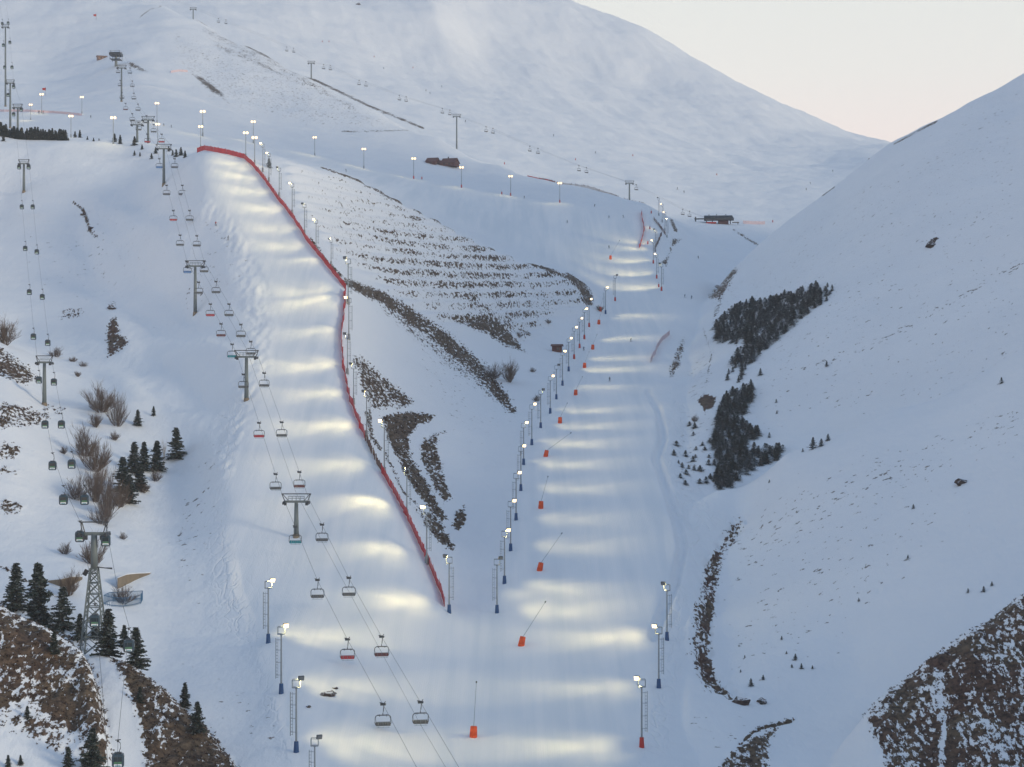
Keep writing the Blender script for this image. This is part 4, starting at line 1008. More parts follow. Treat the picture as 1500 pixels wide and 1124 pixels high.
# ------------------------------------------------------------------ buildings
def house(name, u, v, w, d, hw, hr, rz, wallm, roofm, label, cat='hut', ymin=285, ymax=1e9, snow=None, windows=(), chimney=False):
    g = ground(u, v, ymin, ymax); y = g.y+d*.5; x = y*(u-750)/F; z = min(gz(x, y-d*.5), gz(x, y))-.25
    root = empty(name, (x, y, z), rz); tag(root, label, cat)
    b = MB(); X, D = w/2, d/2
    vs = [(-X,-D,0),(X,-D,0),(X,D,0),(-X,D,0),(-X,-D,hw),(X,-D,hw),(X,D,hw),(-X,D,hw),(-X,0,hw+hr),(X,0,hw+hr)]
    b.add(vs, [(0,1,5,4),(2,3,7,6),(1,2,6,9,5),(3,0,4,8,7),(0,3,2,1)]); b.build('wall', wallm, root)
    r = MB(); e = .5; t = .22
    for s in (-1, 1):
        k = hr/D; a = [(-X-e, s*(D+e), hw-e*k), (X+e, s*(D+e), hw-e*k), (X+e, 0, hw+hr), (-X-e, 0, hw+hr)]
        vv = [Vector(p)+Vector((0,0,.03)) for p in a]+[Vector(p)+Vector((0,0,.03+t)) for p in a]
        f = [(0,1,2,3),(7,6,5,4),(0,4,5,1),(1,5,6,2),(2,6,7,3),(3,7,4,0)]
        r.add(vv, f if s < 0 else [q[::-1] for q in f])
    rf = r.build('roof', roofm, root)
    if chimney: MB().box((X*.35,.3,hw+hr+.4),(.6,.6,1.5)).build('chimney', DKSTEEL, rf)
    for (wx, wz, ww, wh) in windows:
        f = MB().box((wx,-D-.03,wz),(ww+.2,.06,wh+.2)).build('window', WOODF, root); MB().box((wx,-D-.075,wz),(ww,.03,wh)).build('pane', GLASS, f)
    if snow:
        sn = MB(); x0, x1 = snow; n = 6; zo = t+.04
        for s in (-1,):
            k = hr/D
            pts = []
            for i in range(n+1):
                xx = x0+(x1-x0)*i/n; l = .35+.5*random.random(); pts.append((xx, s*D*l, 0)); 
            for i in range(n):
                a0, a1 = pts[i], pts[i+1]; H = lambda q: hw+hr*(1-abs(q[1])/D)+zo
                T = [(a0[0],a0[1],H(a0)),(a1[0],a1[1],H(a1)),(a1[0],-.1,hw+hr+zo),(a0[0],-.1,hw+hr+zo)]
                B = T+[(p[0],p[1],p[2]+.18) for p in T]
                sn.add(B, [(0,1,2,3),(7,6,5,4),(0,4,5,1),(1,5,6,2),(2,6,7,3),(3,7,4,0)])
        sn.build('roof_snow', SNOWM, rf)
    return root
house('mountain_hut', 650, 243, 17.5, 9, 2.3, 2.8, R(-20), BROWN, BROWN, 'long dark brown wooden hut with partly bare roof above the lamp row', 'hut', 1150, 1500, (-5.5,-.5), [(-5,1.3,1.3,.9),(-1.5,1.3,1.3,.9),(2,1.3,1.3,.9),(5.5,1.3,1.3,.9)], True)
house('mountain_hut', 634, 241, 6.5, 7.5, 2.2, 2.4, R(-20), BROWN, BROWN, 'small dark brown wing at the left end of the long hut', 'hut', 1150, 1500, None, [(0,1.2,1.2,.9)])
house('lift_hut', 816, 516, 3.6, 3, 2.6, .5, R(-8), BROWN, BROWN, 'small dark red cabin behind the row of floodlight masts', 'hut', 640, 900, None, [(.5,1.5,1.0,.8)])
house('lift_hut', 149, 87, 6.5, 4.5, 2.6, .7, R(25), TANW, TANW, 'small tan wooden cabin left of the upper lift terminal', 'hut', 1250, 1700, None, [(-1,1.5,1.1,.9),(1.5,1.5,1.1,.9)])
house('mountain_hut', 1281, 237, 10, 6, 2.4, 1.2, R(5), TANW, TANW, 'tiny tan hut in the saddle partly behind the right hill', 'hut', 1500, 2600, None, [(-2,1.3,1.2,.9)])
def station():
    Y = 1330.0; g = ground(1050, 328, 1220, 1480); Y = g.y; x = Y*(1052-750)/F; z = gz(x, Y)-.2
    root = empty('lift_station', (x, Y, z), R(-6)); tag(root, 'dark barrel roofed lift station on posts in the far valley', 'lift station')
    h = MB(); n = 10; W = 18.5; D = 7; prof = [(-D/2,2.4),(-D/2,3.6)]+[(-D/2*math.cos(math.pi*k/n), 3.8+1.9*math.sin(math.pi*k/n)) for k in range(1, n)]+[(D/2,3.6),(D/2,2.4)]
    m = len(prof); vs = [(-W/2-.6*(p[1]-2.4)*0,p[0],p[1]) for p in prof]+[(W/2+(p[1]<3.7)*1.0,p[0],p[1]) for p in prof]
    h.add(vs, [(i,(i+1)%m,m+(i+1)%m,m+i)[::-1] for i in range(m)]+[tuple(range(m)),tuple(range(m,2*m))[::-1]]); h.build('hall', ROOFD, root, False)
    for k in range(9): pass
    rb = MB()
    for k in range(8):
        xx = -W/2+1.2+k*2.3
        rb.tube([(xx,p[0]*1.02,p[1]+.03) for p in prof[1:-1]], .09, 5)
    rb.build('roof_ribs', GLASS, root)
    MB().box((0,-D/2-.05,3.05),(W*.9,.08,.75)).build('window_band', GLASS, root)
    for k in range(5): MB().box((-W/2+1.6+k*3.9,-1.2,1.2),(.6,.6,2.4)).build('post', DKSTEEL, root)
    MB().box((3.5,.4,1.2),(6.5,4.2,2.3)).build('machine_room', BROWN, root)
    MB().box((-4.5,-2.6,.7),(6.5,.15,1.1)).build('barrier', REDPAD, root)
    a = MB(); a.bar((-W/2-5.5,0,0),(-W/2-5.5,0,4.4),.4,n=8).box((-W/2-5.5,0,4.4),(.8,5.6,.5)).box((-W/2-3,0,3.5),(6.5,4.8,.5)); a.build('entry_ramp', DKSTEEL, root)
    MB().box((W/2+2.2,0,1.0),(4.5,4,.35)).bar((W/2+3.6,0,-.3),(W/2+3.6,0,1),.25).build('terrace', CONCR, root)
    v = MB()
    for xx in (-6,-1,5): v.bar((xx,0,5.6),(xx,0,6.6),.2,n=6)
    v.build('roof_vents', DKSTEEL, root)
station()
def terminal():
    g = ground(170, 97, 1250, 1700); Y = g.y; x = g.x; z = gz(x, Y)
    root = empty('lift_terminal', (x, Y, z-.3)); tag(root, 'dark upper terminal of the near chairlift raised on one stout column', 'lift terminal')
    zt = CZ+Y*(562-80)/F-z; zt = max(zt, 4.5)
    MB().bar((0,0,-1),(0,0,zt-1),1.1,.8,10).build('column', TOWERG, root)
    MB().box((0,0,zt+.2),(8.2,10,1.7)).box((0,0,zt+1.2),(7.2,9,.5)).build('bullwheel_housing', ROOFD, root)
    b = MB().bar((0,-5.2,zt-.7),(0,-5.2,zt-.55),2.9,n=16).box((0,0,zt-.85),(5.5,10,.3)); b.build('bullwheel', DKSTEEL, root)
    l = MB()
    for sx in (-3.4,3.4):
        for yy in (-4.8, 4.8): l.bar((sx,yy,zt-4.2),(sx,yy,zt+2.4),.14,n=5)
        l.bar((sx,-4.8,zt+2.4),(sx,4.8,zt+2.4),.1,n=4)
    for yy in (-4.8,4.8): l.bar((-3.4,yy,zt+2.4),(3.4,yy,zt+2.4),.1,n=4)
    l.box((0,0,zt-3.4),(7.2,10,.25)); l.build('maintenance_deck', DKSTEEL, root)
terminal()
# earth-coloured retaining walls
def retaining(pts, thick, label):
    a = [(ground(u, v, 330, 480), hh) for u, v, hh in pts]; o = a[0][0]
    root = empty('retaining_wall', o); tag(root, label, 'wall'); b = MB(); c = MB()
    for (p, h0), (q, h1) in zip(a[:-1], a[1:]):
        d = Vector((0, thick, 0))
        vs = [p-o-Vector((0,0,1.2)), q-o-Vector((0,0,1.2)), q-o+Vector((0,0,h1)), p-o+Vector((0,0,h0))]; vs += [x+d for x in vs]
        b.add(vs, [(0,1,2,3),(7,6,5,4),(0,4,5,1),(1,5,6,2),(2,6,7,3),(3,7,4,0)])
        tv = [p-o+Vector((0,-.05,h0+.01)), q-o+Vector((0,-.05,h1+.01)), q-o+Vector((0,thick,h1+.02)), p-o+Vector((0,thick,h0+.02))]; tv += [x+Vector((0,0,.12)) for x in tv]
        c.add(tv, [(0,3,2,1),(7,4,5,6),(0,1,5,4),(1,2,6,5),(2,3,7,6),(3,0,4,7)])
    b.build('wall_face', CONCR, root); c.build('snow_cap', SNOWM, root)
retaining([(70,853,.3),(90,860,1.5),(106,858,1.7),(119,850,.6)], 1.2, 'low tan earth wall with snow on top, left of the lattice pylon')
retaining([(172,863,2.2),(186,856,2.0),(203,848,1.1),(220,841,.2)], 1.5, 'tan wing wall sloping up to the right behind the blue fence')

# ------------------------------------------------------------------ padded snow lances
def make_lance(lean, L):
    root = empty('snow_lance'); tag(root, None, 'snow lance')
    MB().bar((0,0,-.2),(.05,0,.35),.62,.66,12).bar((.05,0,.35),(.12,0,1.9),.66,.56,12).build('pad', ORANGE, root, True)
    t = Vector((lean[0], lean[1], 1)).normalized()*L
    MB().bar((.1,0,1.8), Vector((.1,0,1.8))+t, .055, .035, 5).build('lance_pipe', GALV, root)
    MB().bar(Vector((.1,0,1.8))+t*.975, Vector((.1,0,1.8))+t*1.02, .13, n=8).build('nozzle', DKSTEEL, root)
    return root
GLN = 'orange padded snow lances on the valley piste'
lances = [(693,1080,.06,7.6),(763,946,.45,8.4),(790,836,.5,8.2),(792,745,.28,6.5),(799,669,1.0,8.5),(820,620,.5,5),(843,579,.5,5),(856,539,.4,4.5),(868,512,.4,4.5),(877,475,.3,4),(894,380,.6,9),(879,456,.3,4)]
for i, (u, v, le, L) in enumerate(lances):
    g = ground(u, v); g.z = gz(g.x, g.y)-.05
    o = make_lance((le, .15), L); o.location = g; o.scale = (1.0,1.0,1.0)
    if i in (1, 2, 4): o.rotation_euler = (0, R(9), 0)
    tag(o, 'orange padded snow lance left of the valley piste centre, %s' % ('lowest of the line' if i == 0 else ORD[i]+' up from the bottom'), None, GLN)
# little marker posts
def make_marker(mat):
    root = empty('piste_marker'); tag(root, None, 'piste marker')
    MB().bar((0,0,-.2),(0,0,2.4),.06,n=6).build('pole', DKSTEEL, root); MB().bar((0,0,.1),(0,0,1.5),.34,.3,8).build('pad', mat, root); return root
mk = make_marker(REDPAD)
for u, v, y0, y1, lb in [(618,263,1080,1400,'red padded marker at the foot of the lamp row right of centre lamps'),(735,285,1080,1400,'red padded marker left of a lamp on the upper road'),(954,313,1000,1300,'red padded marker above the short red net on the piste'),(952,336,950,1300,'red padded marker between net and masts, upper'),(949,358,900,1300,'red padded marker between net and masts, lower'),
                         (965,421,850,1300,'red padded marker beside the lowest upper mast'),(843,235,1300,2200,'red marker on the far slope above a far chair'),(472,62,1900,3000,'red marker high on the far mountain, left of a pair'),(482,62,1900,3000,'red marker high on the far mountain, right of a pair'),(548,84,1800,3000,'red marker on the far mountain above the far chairlift'),
                         (605,100,1700,3000,'red marker on the far mountain between two others'),(739,241,1300,1700,'red marker at the end of the stony ridge'),(927,229,1500,2600,'red marker on the far slope right of centre'),(1132,326,1300,1800,'red marker right of the faded pink net'),(1050,257,1500,2600,'red marker on the broad far slope near the fold')]:
    g = ground(u, v, y0, y1); g.z = gz(g.x, g.y)
    place(mk, g, 0, 1.0, lb, 'red markers')
def flag(u, v, y0, y1, lb):
    g = ground(u, v, y0, y1); g.z = gz(g.x, g.y); root = empty('flag', g); tag(root, lb, 'flag')
    MB().bar((0,0,-.3),(0,0,5.5),.07,n=6).build('pole', DKSTEEL, root)
    f = MB(); n = 6
    for sgn in (0,):
        top = [(-2.6*k/n, .25*math.sin(k*1.4), 5.4-.1*k*.8) for k in range(n+1)]; bot = [(-2.2*k/n, .25*math.sin(k*1.4+.4), 3.3+.05*k) for k in range(n+1)]
        vs = top+bot+[(p[0],p[1]+.03,p[2]) for p in top+bot]; m = n+1
        f.add(vs, [(k,k+1,m+k+1,m+k) for k in range(n)]+[(2*m+k,3*m+k,3*m+k+1,2*m+k+1) for k in range(n)])
    f.build('cloth', REDPAD, root)
flag(67, 140, 1050, 1500, 'red flag on a pole behind the leftmost lamps'); flag(141, 30, 1400, 2200, 'small red flag high on the upper left slope')

# ------------------------------------------------------------------ trees
def pine_mesh(seed, h=10.0, base=.06, wide=.24, dens=1.0, mat=None, name='young_pine', split=False):
    rnd = random.Random(seed); b = MB(); tr = MB()
    tr.bar((0,0,-.5),(0,0,h*.96), .022*h, .004*h, 6)
    z = base*h; k = 0
    while z < h*.985:
        t = (z/h-base)/(1-base); rr = wide*h*(1-t)**.85*rnd.uniform(.72, 1.15)+.012*h
        nb = max(4, int(9*(1-t*.5)*dens)); a0 = rnd.random()*6.28
        for j in range(nb):
            if rnd.random() < .12: continue
            a = a0+6.283*j/nb+rnd.uniform(-.25,.25); L = rr*rnd.uniform(.65, 1.12)
            dirv = Vector((math.cos(a), math.sin(a), 0)); up_ = rnd.uniform(-.25, .18)+.35*t
            p0 = Vector((0,0,z)); 
            tr.bar(p0, p0+dirv*L*.9+Vector((0,0,up_*L)), .0045*h, .0015*h, 3, caps=False)
            m = max(3, int(6*L/(wide*h)*dens)+2)
            for q in range(m):
                f = .18+.82*(q+rnd.random()*.6)/m
                c = p0+dirv*L*f+Vector((0,0,up_*L*f-.08*L*f*f)); w = (.036+.024*rnd.random())*h*(1.15-.45*f)
                for _ in range(2):
                    d1 = Vector((rnd.uniform(-1,1), rnd.uniform(-1,1), rnd.uniform(-.45,.55))).normalized(); d2 = d1.cross(Vector((rnd.uniform(-1,1), rnd.uniform(-1,1), rnd.uniform(.2,1)))).normalized()
                    b.add([c-d1*w*1.3, c-d2*w*.55, c+d1*w*1.3, c+d2*w*.55], [(0,1,2,3)])
        z += h*(.035+.02*rnd.random())*(1.1-.35*t)/dens**.5
    return b, tr
def make_pine(seed, nm='pine_tree', mat=NEEDLE, **kw):
    b, tr = pine_mesh(seed, **kw); root = empty(nm); tag(root, None, 'pine tree'); tr.build('trunk', BARK, root); b.build('crown', mat, root); return root
PINES = [make_pine(s, wide=w_) for s, w_ in ((1,.34),(2,.27),(3,.38),(4,.31))]
def pine(u, v, hp, k, label, group, ymin=285, ymax=1e9):
    g = ground(u, v, ymin, ymax); g.z = gz(g.x, g.y)-.2
    return place(PINES[k % 4], g, random.uniform(0, 6.28), (hp*g.y/F/10*1.22, hp*g.y/F/10*1.22, hp*g.y/F/10), label, group)
GP1 = 'dark pines in the lower left corner'
for i, (u, v, h, lb, y0) in enumerate([(24,895,72,'tall dark pine at the left border, leftmost of three',350),(56,915,92,'tallest dark pine at lower left, middle of three',350),(92,922,64,'dark pine right of the tallest one at lower left',350),(117,937,40,'smaller dark pine just left of the lattice pylon',345),(159,962,72,'dark pine right behind the lattice pylon',345),(182,950,36,'narrow dark pine behind the hanging cabin',360),(199,988,62,'broad dark pine right of the lower gondola cabin',345),(140,935,36,'half hidden pine inside the lattice pylon legs',360),
                               (79,957,34,'small pine on the brown spur top',300),(271,1036,38,'lone pine above the right brown slope, upper one',330),(289,1072,46,'lone pine above the right brown slope, lower one',322),(135,1130,66,'dark pine at the bottom border on the brown slope',280),(100,1126,34,'short pine at the bottom border left of the bigger one',280),(12,1128,24,'short pine in the bottom left corner',280),(40,1052,20,'shrubby pine in the middle of the brown slope',285),(30,1120,16,'tiny pine beside the bottom left corner',280),(205,1030,26,'small pine on the tan slope beside the snow path',300)]):
    pine(u, v, h, i, lb, GP1, y0)
GP2 = 'pines in the west valley'
for i, (u, v, h, lb) in enumerate([(202,624,25,'small pine on the snow above the valley thicket, left of two'),(225,609,15,'smallest pine on the snow above the valley thicket, right of two'),(258,672,47,'broad dark pine at the right end of the valley thicket'),(230,690,46,'slim pine left of the broad one in the thicket'),(197,694,48,'dark pine in the middle of the valley thicket'),(211,690,44,'pine between slim and middle pine of the thicket'),(180,722,54,'tall narrow pine at the left of the thicket pines'),(205,718,42,'lower dark pine in front of the thicket'),(190,738,44,'lowest dark pine of the valley thicket')]):
    pine(u, v, h, i, lb, GP2)
GP3 = 'row of dark pines on the upper left crest'
rr = random.Random(5)
for i in range(52):
    f = i/51; u = -2+f*98+rr.uniform(-2,2); v = 190+12*f+rr.uniform(-2,4); h = rr.uniform(13,22)*(1-.15*f)
    pine(u, v, h, i, 'dark pine standing in the dense row on the upper left crest', GP3, 700, 925)
for i, (u, v, h, lb) in enumerate([(110,198,10,'small pine at the right end of the crest row'),(117,200,12,'small pine standing apart right of the crest row'),(128,205,6,'low pine on the snow between row and lamp'),(137,207,6,'low pine on the snow below the crest lamp'),(168,208,13,'small pine left of a close pair on the crest'),(176,211,14,'taller pine of a close pair on the crest'),(197,213,14,'pine at the foot of the pylon pair'),(208,219,8,'low pine right of the pylon pair foot'),(197,228,8,'low bushy pine below the pylon pair, left'),(205,229,7,'low bushy pine below the pylon pair, right'),(222,233,9,'lone low pine below the crest'),(228,225,10,'bushy pine left of the crest pylon'),(247,222,9,'pine touching the crest pylon at right'),(253,228,9,'pine right of the crest pylon'),(258,230,12,'dark pine in the group right of the crest pylon'),(265,228,13,'tallest pine right of the crest pylon'),(271,231,11,'rightmost pine beside the crest pylon'),(5,207,12,'dark pine at the left border below the row'),(145,206,4,'tiny pine on the crest'),(100,206,5,'tiny pine under the row'),(394,246,15,'lone pine behind the red net at the steep piste\'s top')]):
    pine(u, v, h, i, lb, GP3 if i < 20 else None, 690, 990)
# young forest on the right hill: single small meshes
def make_young(seed, mat, **kw):
    b, tr = pine_mesh(seed, 6.0, .01, .56, .9); 
    m = MB(); m.add(tr.v, tr.f, 1); m.add(b.v, b.f, 0)
    o = m.build('young_pine', [mat, BARK]); tag(o, None, 'pine tree'); return o
YG = [make_young(20+i, NEEDLEB if i % 2 else NEEDLE) for i in range(5)]
def inside(poly, x, y):
    c = False
    for (x0,y0),(x1,y1) in zip(poly, poly[1:]+poly[:1]):
        if (y0 > y) != (y1 > y) and x < (x1-x0)*(y-y0)/(y1-y0)+x0: c = not c
    return c
FA = [(1046,500),(1050,474),(1075,452),(1100,444),(1140,436),(1165,430),(1200,420),(1206,434),(1196,452),(1170,470),(1150,488),(1120,512),(1100,532),(1080,540),(1070,532),(1085,512),(1094,500),(1070,504)]
FB = [(1050,606),(1065,580),(1085,570),(1104,568),(1102,584),(1088,606),(1092,622),(1110,632),(1112,640),(1095,645),(1092,662),(1120,658),(1148,656),(1144,670),(1100,690),(1070,712),(1052,716),(1046,704),(1052,680),(1042,650),(1048,630)]
def scatter(poly, n, gap, label, hp, seed, wide=1.0):
    rnd = random.Random(seed); xs = [p[0] for p in poly]; ys = [p[1] for p in poly]; got = []; tries = 0
    while len(got) < n and tries < 20000:
        tries += 1; x = rnd.uniform(min(xs), max(xs)); y = rnd.uniform(min(ys), max(ys))
        if not inside(poly, x, y): continue
        if any((x-a)**2+((y-b)*1.3)**2 < gap*gap for a, b in got): continue
        got.append((x, y)); g = ground(x, y+2, 480, 1100); g.z = gz(g.x, g.y)-.1
        s = hp*rnd.uniform(.6, 1.3)*g.y/F/6; k = wide*rnd.uniform(.8, 1.3)
        place(YG[rnd.randrange(5)], g, rnd.uniform(0, 6.28), (s*k, s*k*rnd.uniform(.8, 1.2), s), label, 'young pines on the right hill')
    return got
scatter(FA, 150, 4.6, 'young snow-dusted pine in the upper dense stand on the right hill', 12.5, 1, 1.15)
scatter(FB, 112, 4.6, 'young dark pine in the lower dense stand beside the right hill\'s fold', 13.5, 2, 1.15)
scatter([(1140,432),(1215,416),(1222,430),(1205,450),(1180,440),(1150,445)], 16, 6, 'young pine at the ragged upper right fringe of the dense stand', 11, 3)
scatter([(1060,545),(1095,538),(1100,550),(1066,570),(1056,566)], 8, 6, 'young pine in the sparse gap between the two dense stands', 13, 4)
scatter([(985,660),(1010,620),(1040,640),(1050,690),(1030,712),(1000,712)], 26, 8, 'low scattered young pine left of the lower dense stand', 8, 5, 1.5)
for u, v, h, lb in [(1191,658,18,'largest of three pines on the fold crest right of the stand'),(1203,654,12,'middle pine on the fold crest right of the stand'),(1213,646,11,'rightmost pine on the fold crest'),(1176,662,6,'tiny pine left of the fold crest trio'),(1114,550,11,'lone pine on the snow right of the gap in the stands'),(1127,641,8,'lone small pine right of the lower stand'),(1127,707,5,'tiny pine at the foot of the fold'),(1211,537,9,'small pine alone on the wide snow'),(1137,590,6,'tiny dark pine on bare snow, upper'),(1138,606,5,'tiny dark pine on bare snow, lower')]:
    g = ground(u, v, 480, 1100); g.z = gz(g.x, g.y)-.1; place(YG[int(u) % 5], g, u, h*g.y/F/6, lb, None)
for i, (u, v, h) in enumerate([(1165,967,10),(1100,1006,13),(1115,1032,7),(1145,937,6),(1174,980,9),(1190,980,6),(1258,881,6),(1418,868,7),(1441,867,9),(1453,858,7),(1118,996,8),(1085,985,5),(1467,562,10),(1338,745,7),(1330,818,6),(1160,978,6),(1152,958,5),(1091,964,5)]):
    g = ground(u, v, 340, 900); g.z = gz(g.x, g.y)-.1
    place(YG[i % 5], g, i, h*g.y/F/6, 'tiny seedling pine on the open snow of the right spur', 'seedlings on the right spur')
# the rest of the two dense stands, past the three hundred single trees: one mass
def stand_mass():
    mb = MB(); rnd = random.Random(9); src = [pine_mesh(80+k, 6.0, .0, .66, .42)[0] for k in range(3)]
    arr = [(np.array(q.v), np.array(q.f)) for q in src]; V_ = []; F_ = []; off = 0
    for poly, n in ((FA, 430), (FB, 400)):
        xs = [q[0] for q in poly]; ys = [q[1] for q in poly]; k = 0
        while k < n:
            x = rnd.uniform(min(xs), max(xs)); y = rnd.uniform(min(ys), max(ys))
            if not inside(poly, x, y): continue
            k += 1; g = ground(x, y+2, 480, 1100); g.z = gz(g.x, g.y)-.1; s = rnd.uniform(7, 12)*g.y/F/6; a = rnd.uniform(0, 6.28)
            v, f = arr[rnd.randrange(3)]; c, s_ = math.cos(a), math.sin(a)
            w_ = np.stack([1.7*(v[:,0]*c-v[:,1]*s_), 1.7*(v[:,0]*s_+v[:,1]*c), v[:,2]], 1)*s+np.array(g); V_.append(w_); F_.append(f+off); off += len(v)
    V_ = np.concatenate(V_); F_ = np.concatenate(F_)
    me = bpy.data.meshes.new('pine_thicket'); me.from_pydata(V_.tolist(), [], F_.tolist()); me.materials.append(NEEDLEB)
    o = bpy.data.objects.new('pine_thicket', me); COL.objects.link(o); o['kind'] = 'stuff'
stand_mass()
# leafless shrubs and trees
def bare_mesh(seed, h=6.0, stems=7, spread=.5, upright=.8, twigs=10):
    rnd = random.Random(seed); b = MB()
    def grow(p, d, L, r, lvl):
        n = 3; pts = [p]; dd = d.copy()
        for i in range(n):
            dd = (dd+Vector((rnd.uniform(-.16,.16), rnd.uniform(-.16,.16), rnd.uniform(-.02,.12)))).normalized(); pts.append(pts[-1]+dd*L/n)
        b.tube(pts, [r, r*.8, r*.6, r*.35], 3)
        if lvl == 0: return
        for k in range(twigs if lvl == 1 else 8):
            f = rnd.uniform(.12, 1.0); i = min(2, int(f*3)); q = pts[i].lerp(pts[i+1], f*3-i)
            nd = (dd+Vector((rnd.uniform(-.75,.75), rnd.uniform(-.75,.75), rnd.uniform(-.1,.6)))).normalized()
            grow(q, nd, L*rnd.uniform(.4,.62), r*.5, lvl-1)
    for s in range(stems):
        a = rnd.uniform(0, 6.28); t = rnd.uniform(.05, spread*1.5)
        d = Vector((math.cos(a)*t, math.sin(a)*t, upright)).normalized()
        grow(Vector((math.cos(a)*.25, math.sin(a)*.25, -.3)), d, h*rnd.uniform(.5,.72)*(1-.28*t), .009*h, 2)
    return b
SHR = []
for i, (st, sp, mt_) in enumerate(((24,.8,TWIG),(22,1.0,TWIGD),(24,.6,TWIG),(22,.85,TWIGD))):
    o = bare_mesh(40+i, 6, st, sp).build('leafless_shrub', mt_); tag(o, None, 'shrub'); SHR.append(o)
bt = bare_mesh(60, 6, 3, .12, 1.0, 8).build('birch_tree', PALEW); tag(bt, None, 'tree')
GS = 'leafless shrubs in the west valley'
for i, (u, v, h, wd, lb, y0, y1) in enumerate([(147,604,54,1.1,'large brown leafless shrub, uppermost of the valley thicket',450,700),(172,624,62,.55,'tall narrow leafless tree right of the uppermost shrub',450,700),(140,626,26,1.0,'low brown shrub under the tall leafless tree',440,700),(124,668,54,.9,'reddish brown shrub at the left middle of the thicket',430,640),(140,690,62,.9,'wide reddish brown shrub in the middle of the thicket',430,640),(113,732,46,.9,'grey leafless shrub at the lower left of the thicket',400,600),(140,735,66,.7,'tall leafless shrub in the lower thicket',400,600),(158,756,82,.6,'tallest leafless shrub at the bottom of the thicket',400,560),(176,742,50,.8,'brown shrub before the lower dark pines',400,600),(150,768,40,1.0,'lowest brown shrub of the thicket',390,560),
    (102,872,44,.9,'leafless shrub left of the lattice pylon by the tan wall',370,470),(96,812,22,1.1,'small shrub on the snow left of the lattice pylon head',380,520),(138,828,58,.8,'leafless shrub behind the lattice pylon head',370,480),(180,884,34,1.3,'leafless shrub inside the blue steel fence',375,470),(8,505,44,1.1,'leafless shrub at the left border above the red rocks',560,760),(82,523,18,1.4,'low tan shrub right of the gondola pylon head',580,760),(107,530,10,1.6,'low tan shrub on the valley floor, left of two',560,760),(122,537,10,1.6,'low tan shrub on the valley floor, right of two',560,760),(114,552,10,1.4,'low shrub above the thicket',540,760),(93,665,15,1.1,'small red shrub left of the thicket',430,640),(168,645,18,1.0,'little red shrub right of the thicket top',430,680),
    (180,790,14,1.0,'small leafless sapling right of the lattice pylon head',380,520),(210,722,20,1.2,'brown undergrowth below the thicket pines',430,600),(228,705,22,1.0,'brown undergrowth beside the slim pine',430,600)]):
    g = ground(u, v, y0, y1); g.z = gz(g.x, g.y)-.1; s = h*g.y/F/6
    place(SHR[i % 4], g, i*1.3, (s*wd, s*wd, s), lb, GS)
for i, (u, v, h, wd, lb) in enumerate([(722,555,28,1.2,'wide leafless shrub below the terraces, left of two'),(746,560,38,.9,'taller leafless shrub below the terraces, right of two'),(760,494,10,1.4,'small shrub in the gully left of the red cabin'),(803,474,9,1.3,'low shrub in the upper gully'),(780,545,9,1.3,'low shrub right of the two gully shrubs'),(879,456,10,1.6,'low tan bush at the end of the mast row'),(786,588,12,1.3,'bush behind the floodlight masts'),(1018,618,14,.9,'leafless bush beside the red earth bank')]):
    g = ground(u, v, 560, 1000); g.z = gz(g.x, g.y)-.1; s = h*g.y/F/6
    place(SHR[(i+1) % 4], g, i*2.1, (s*wd, s*wd, s), lb, None)
g = ground(239, 686, 450, 620); place(bt, g, 0, (.55*55*g.y/F/6, .55*55*g.y/F/6, 55*g.y/F/6), 'pale slender leafless tree between slim and broad pine')

# ------------------------------------------------------------------ dry tufts and heather standing out of the snow
def tufts(name, sel, n, size, mats, seed):
    rnd = np.random.RandomState(seed); w = np.where(sel, rock, 0).ravel().astype(float); w *= (Yg.ravel()**1.2)*np.gradient(ucols)[:,None].repeat(NL, 1).ravel(); w /= w.sum()
    idx = rnd.choice(w.size, n, p=w); xs = X3.ravel()[idx]; ys = Yg.ravel()[idx]; b = MB(); r = random.Random(seed)
    for x, y in zip(xs, ys):
        x += r.uniform(-.3,.3); y += r.uniform(-.5,.5); z = gz(x, y)-.05; s = size*r.uniform(.5, 1.4); mi = 0 if r.random() < .5 else 1
        for k in range(7):
            a = r.uniform(0, 6.28); l = s*r.uniform(.5, 1); h = s*r.uniform(.5, 1.1); px, py = -math.sin(a)*s*.22, math.cos(a)*s*.22
            b.add([(x+px,y+py,z),(x-px,y-py,z),(x+math.cos(a)*l-px*.3,y+math.sin(a)*l-py*.3,z+h),(x+math.cos(a)*l*.9+px*.5,y+math.sin(a)*l*.9+py*.5,z+h*.8)], [(0,1,2,3)], mi)
    o = b.build(name, mats); o['kind'] = 'stuff'
view = (Ug > -40)&(Ug < 1540)&(V < 1160)
tufts('dry_tufts', view&(Yg < 375)&(Ug < 420)&(rock > .25), 2800, .30, [TUFT, TUFTR], 1)
tufts('heather_tufts', view&(Yg < 375)&(Ug > 1000)&(rock > .25), 2200, .28, [TUFTR, TUFT], 2)
tufts('slope_tufts', view&(Yg > 375)&(Yg < 930)&(rock > .3)&(TERR < .25)&(Ug < 1000), 2600, .45, [TUFT, TUFTR], 3)
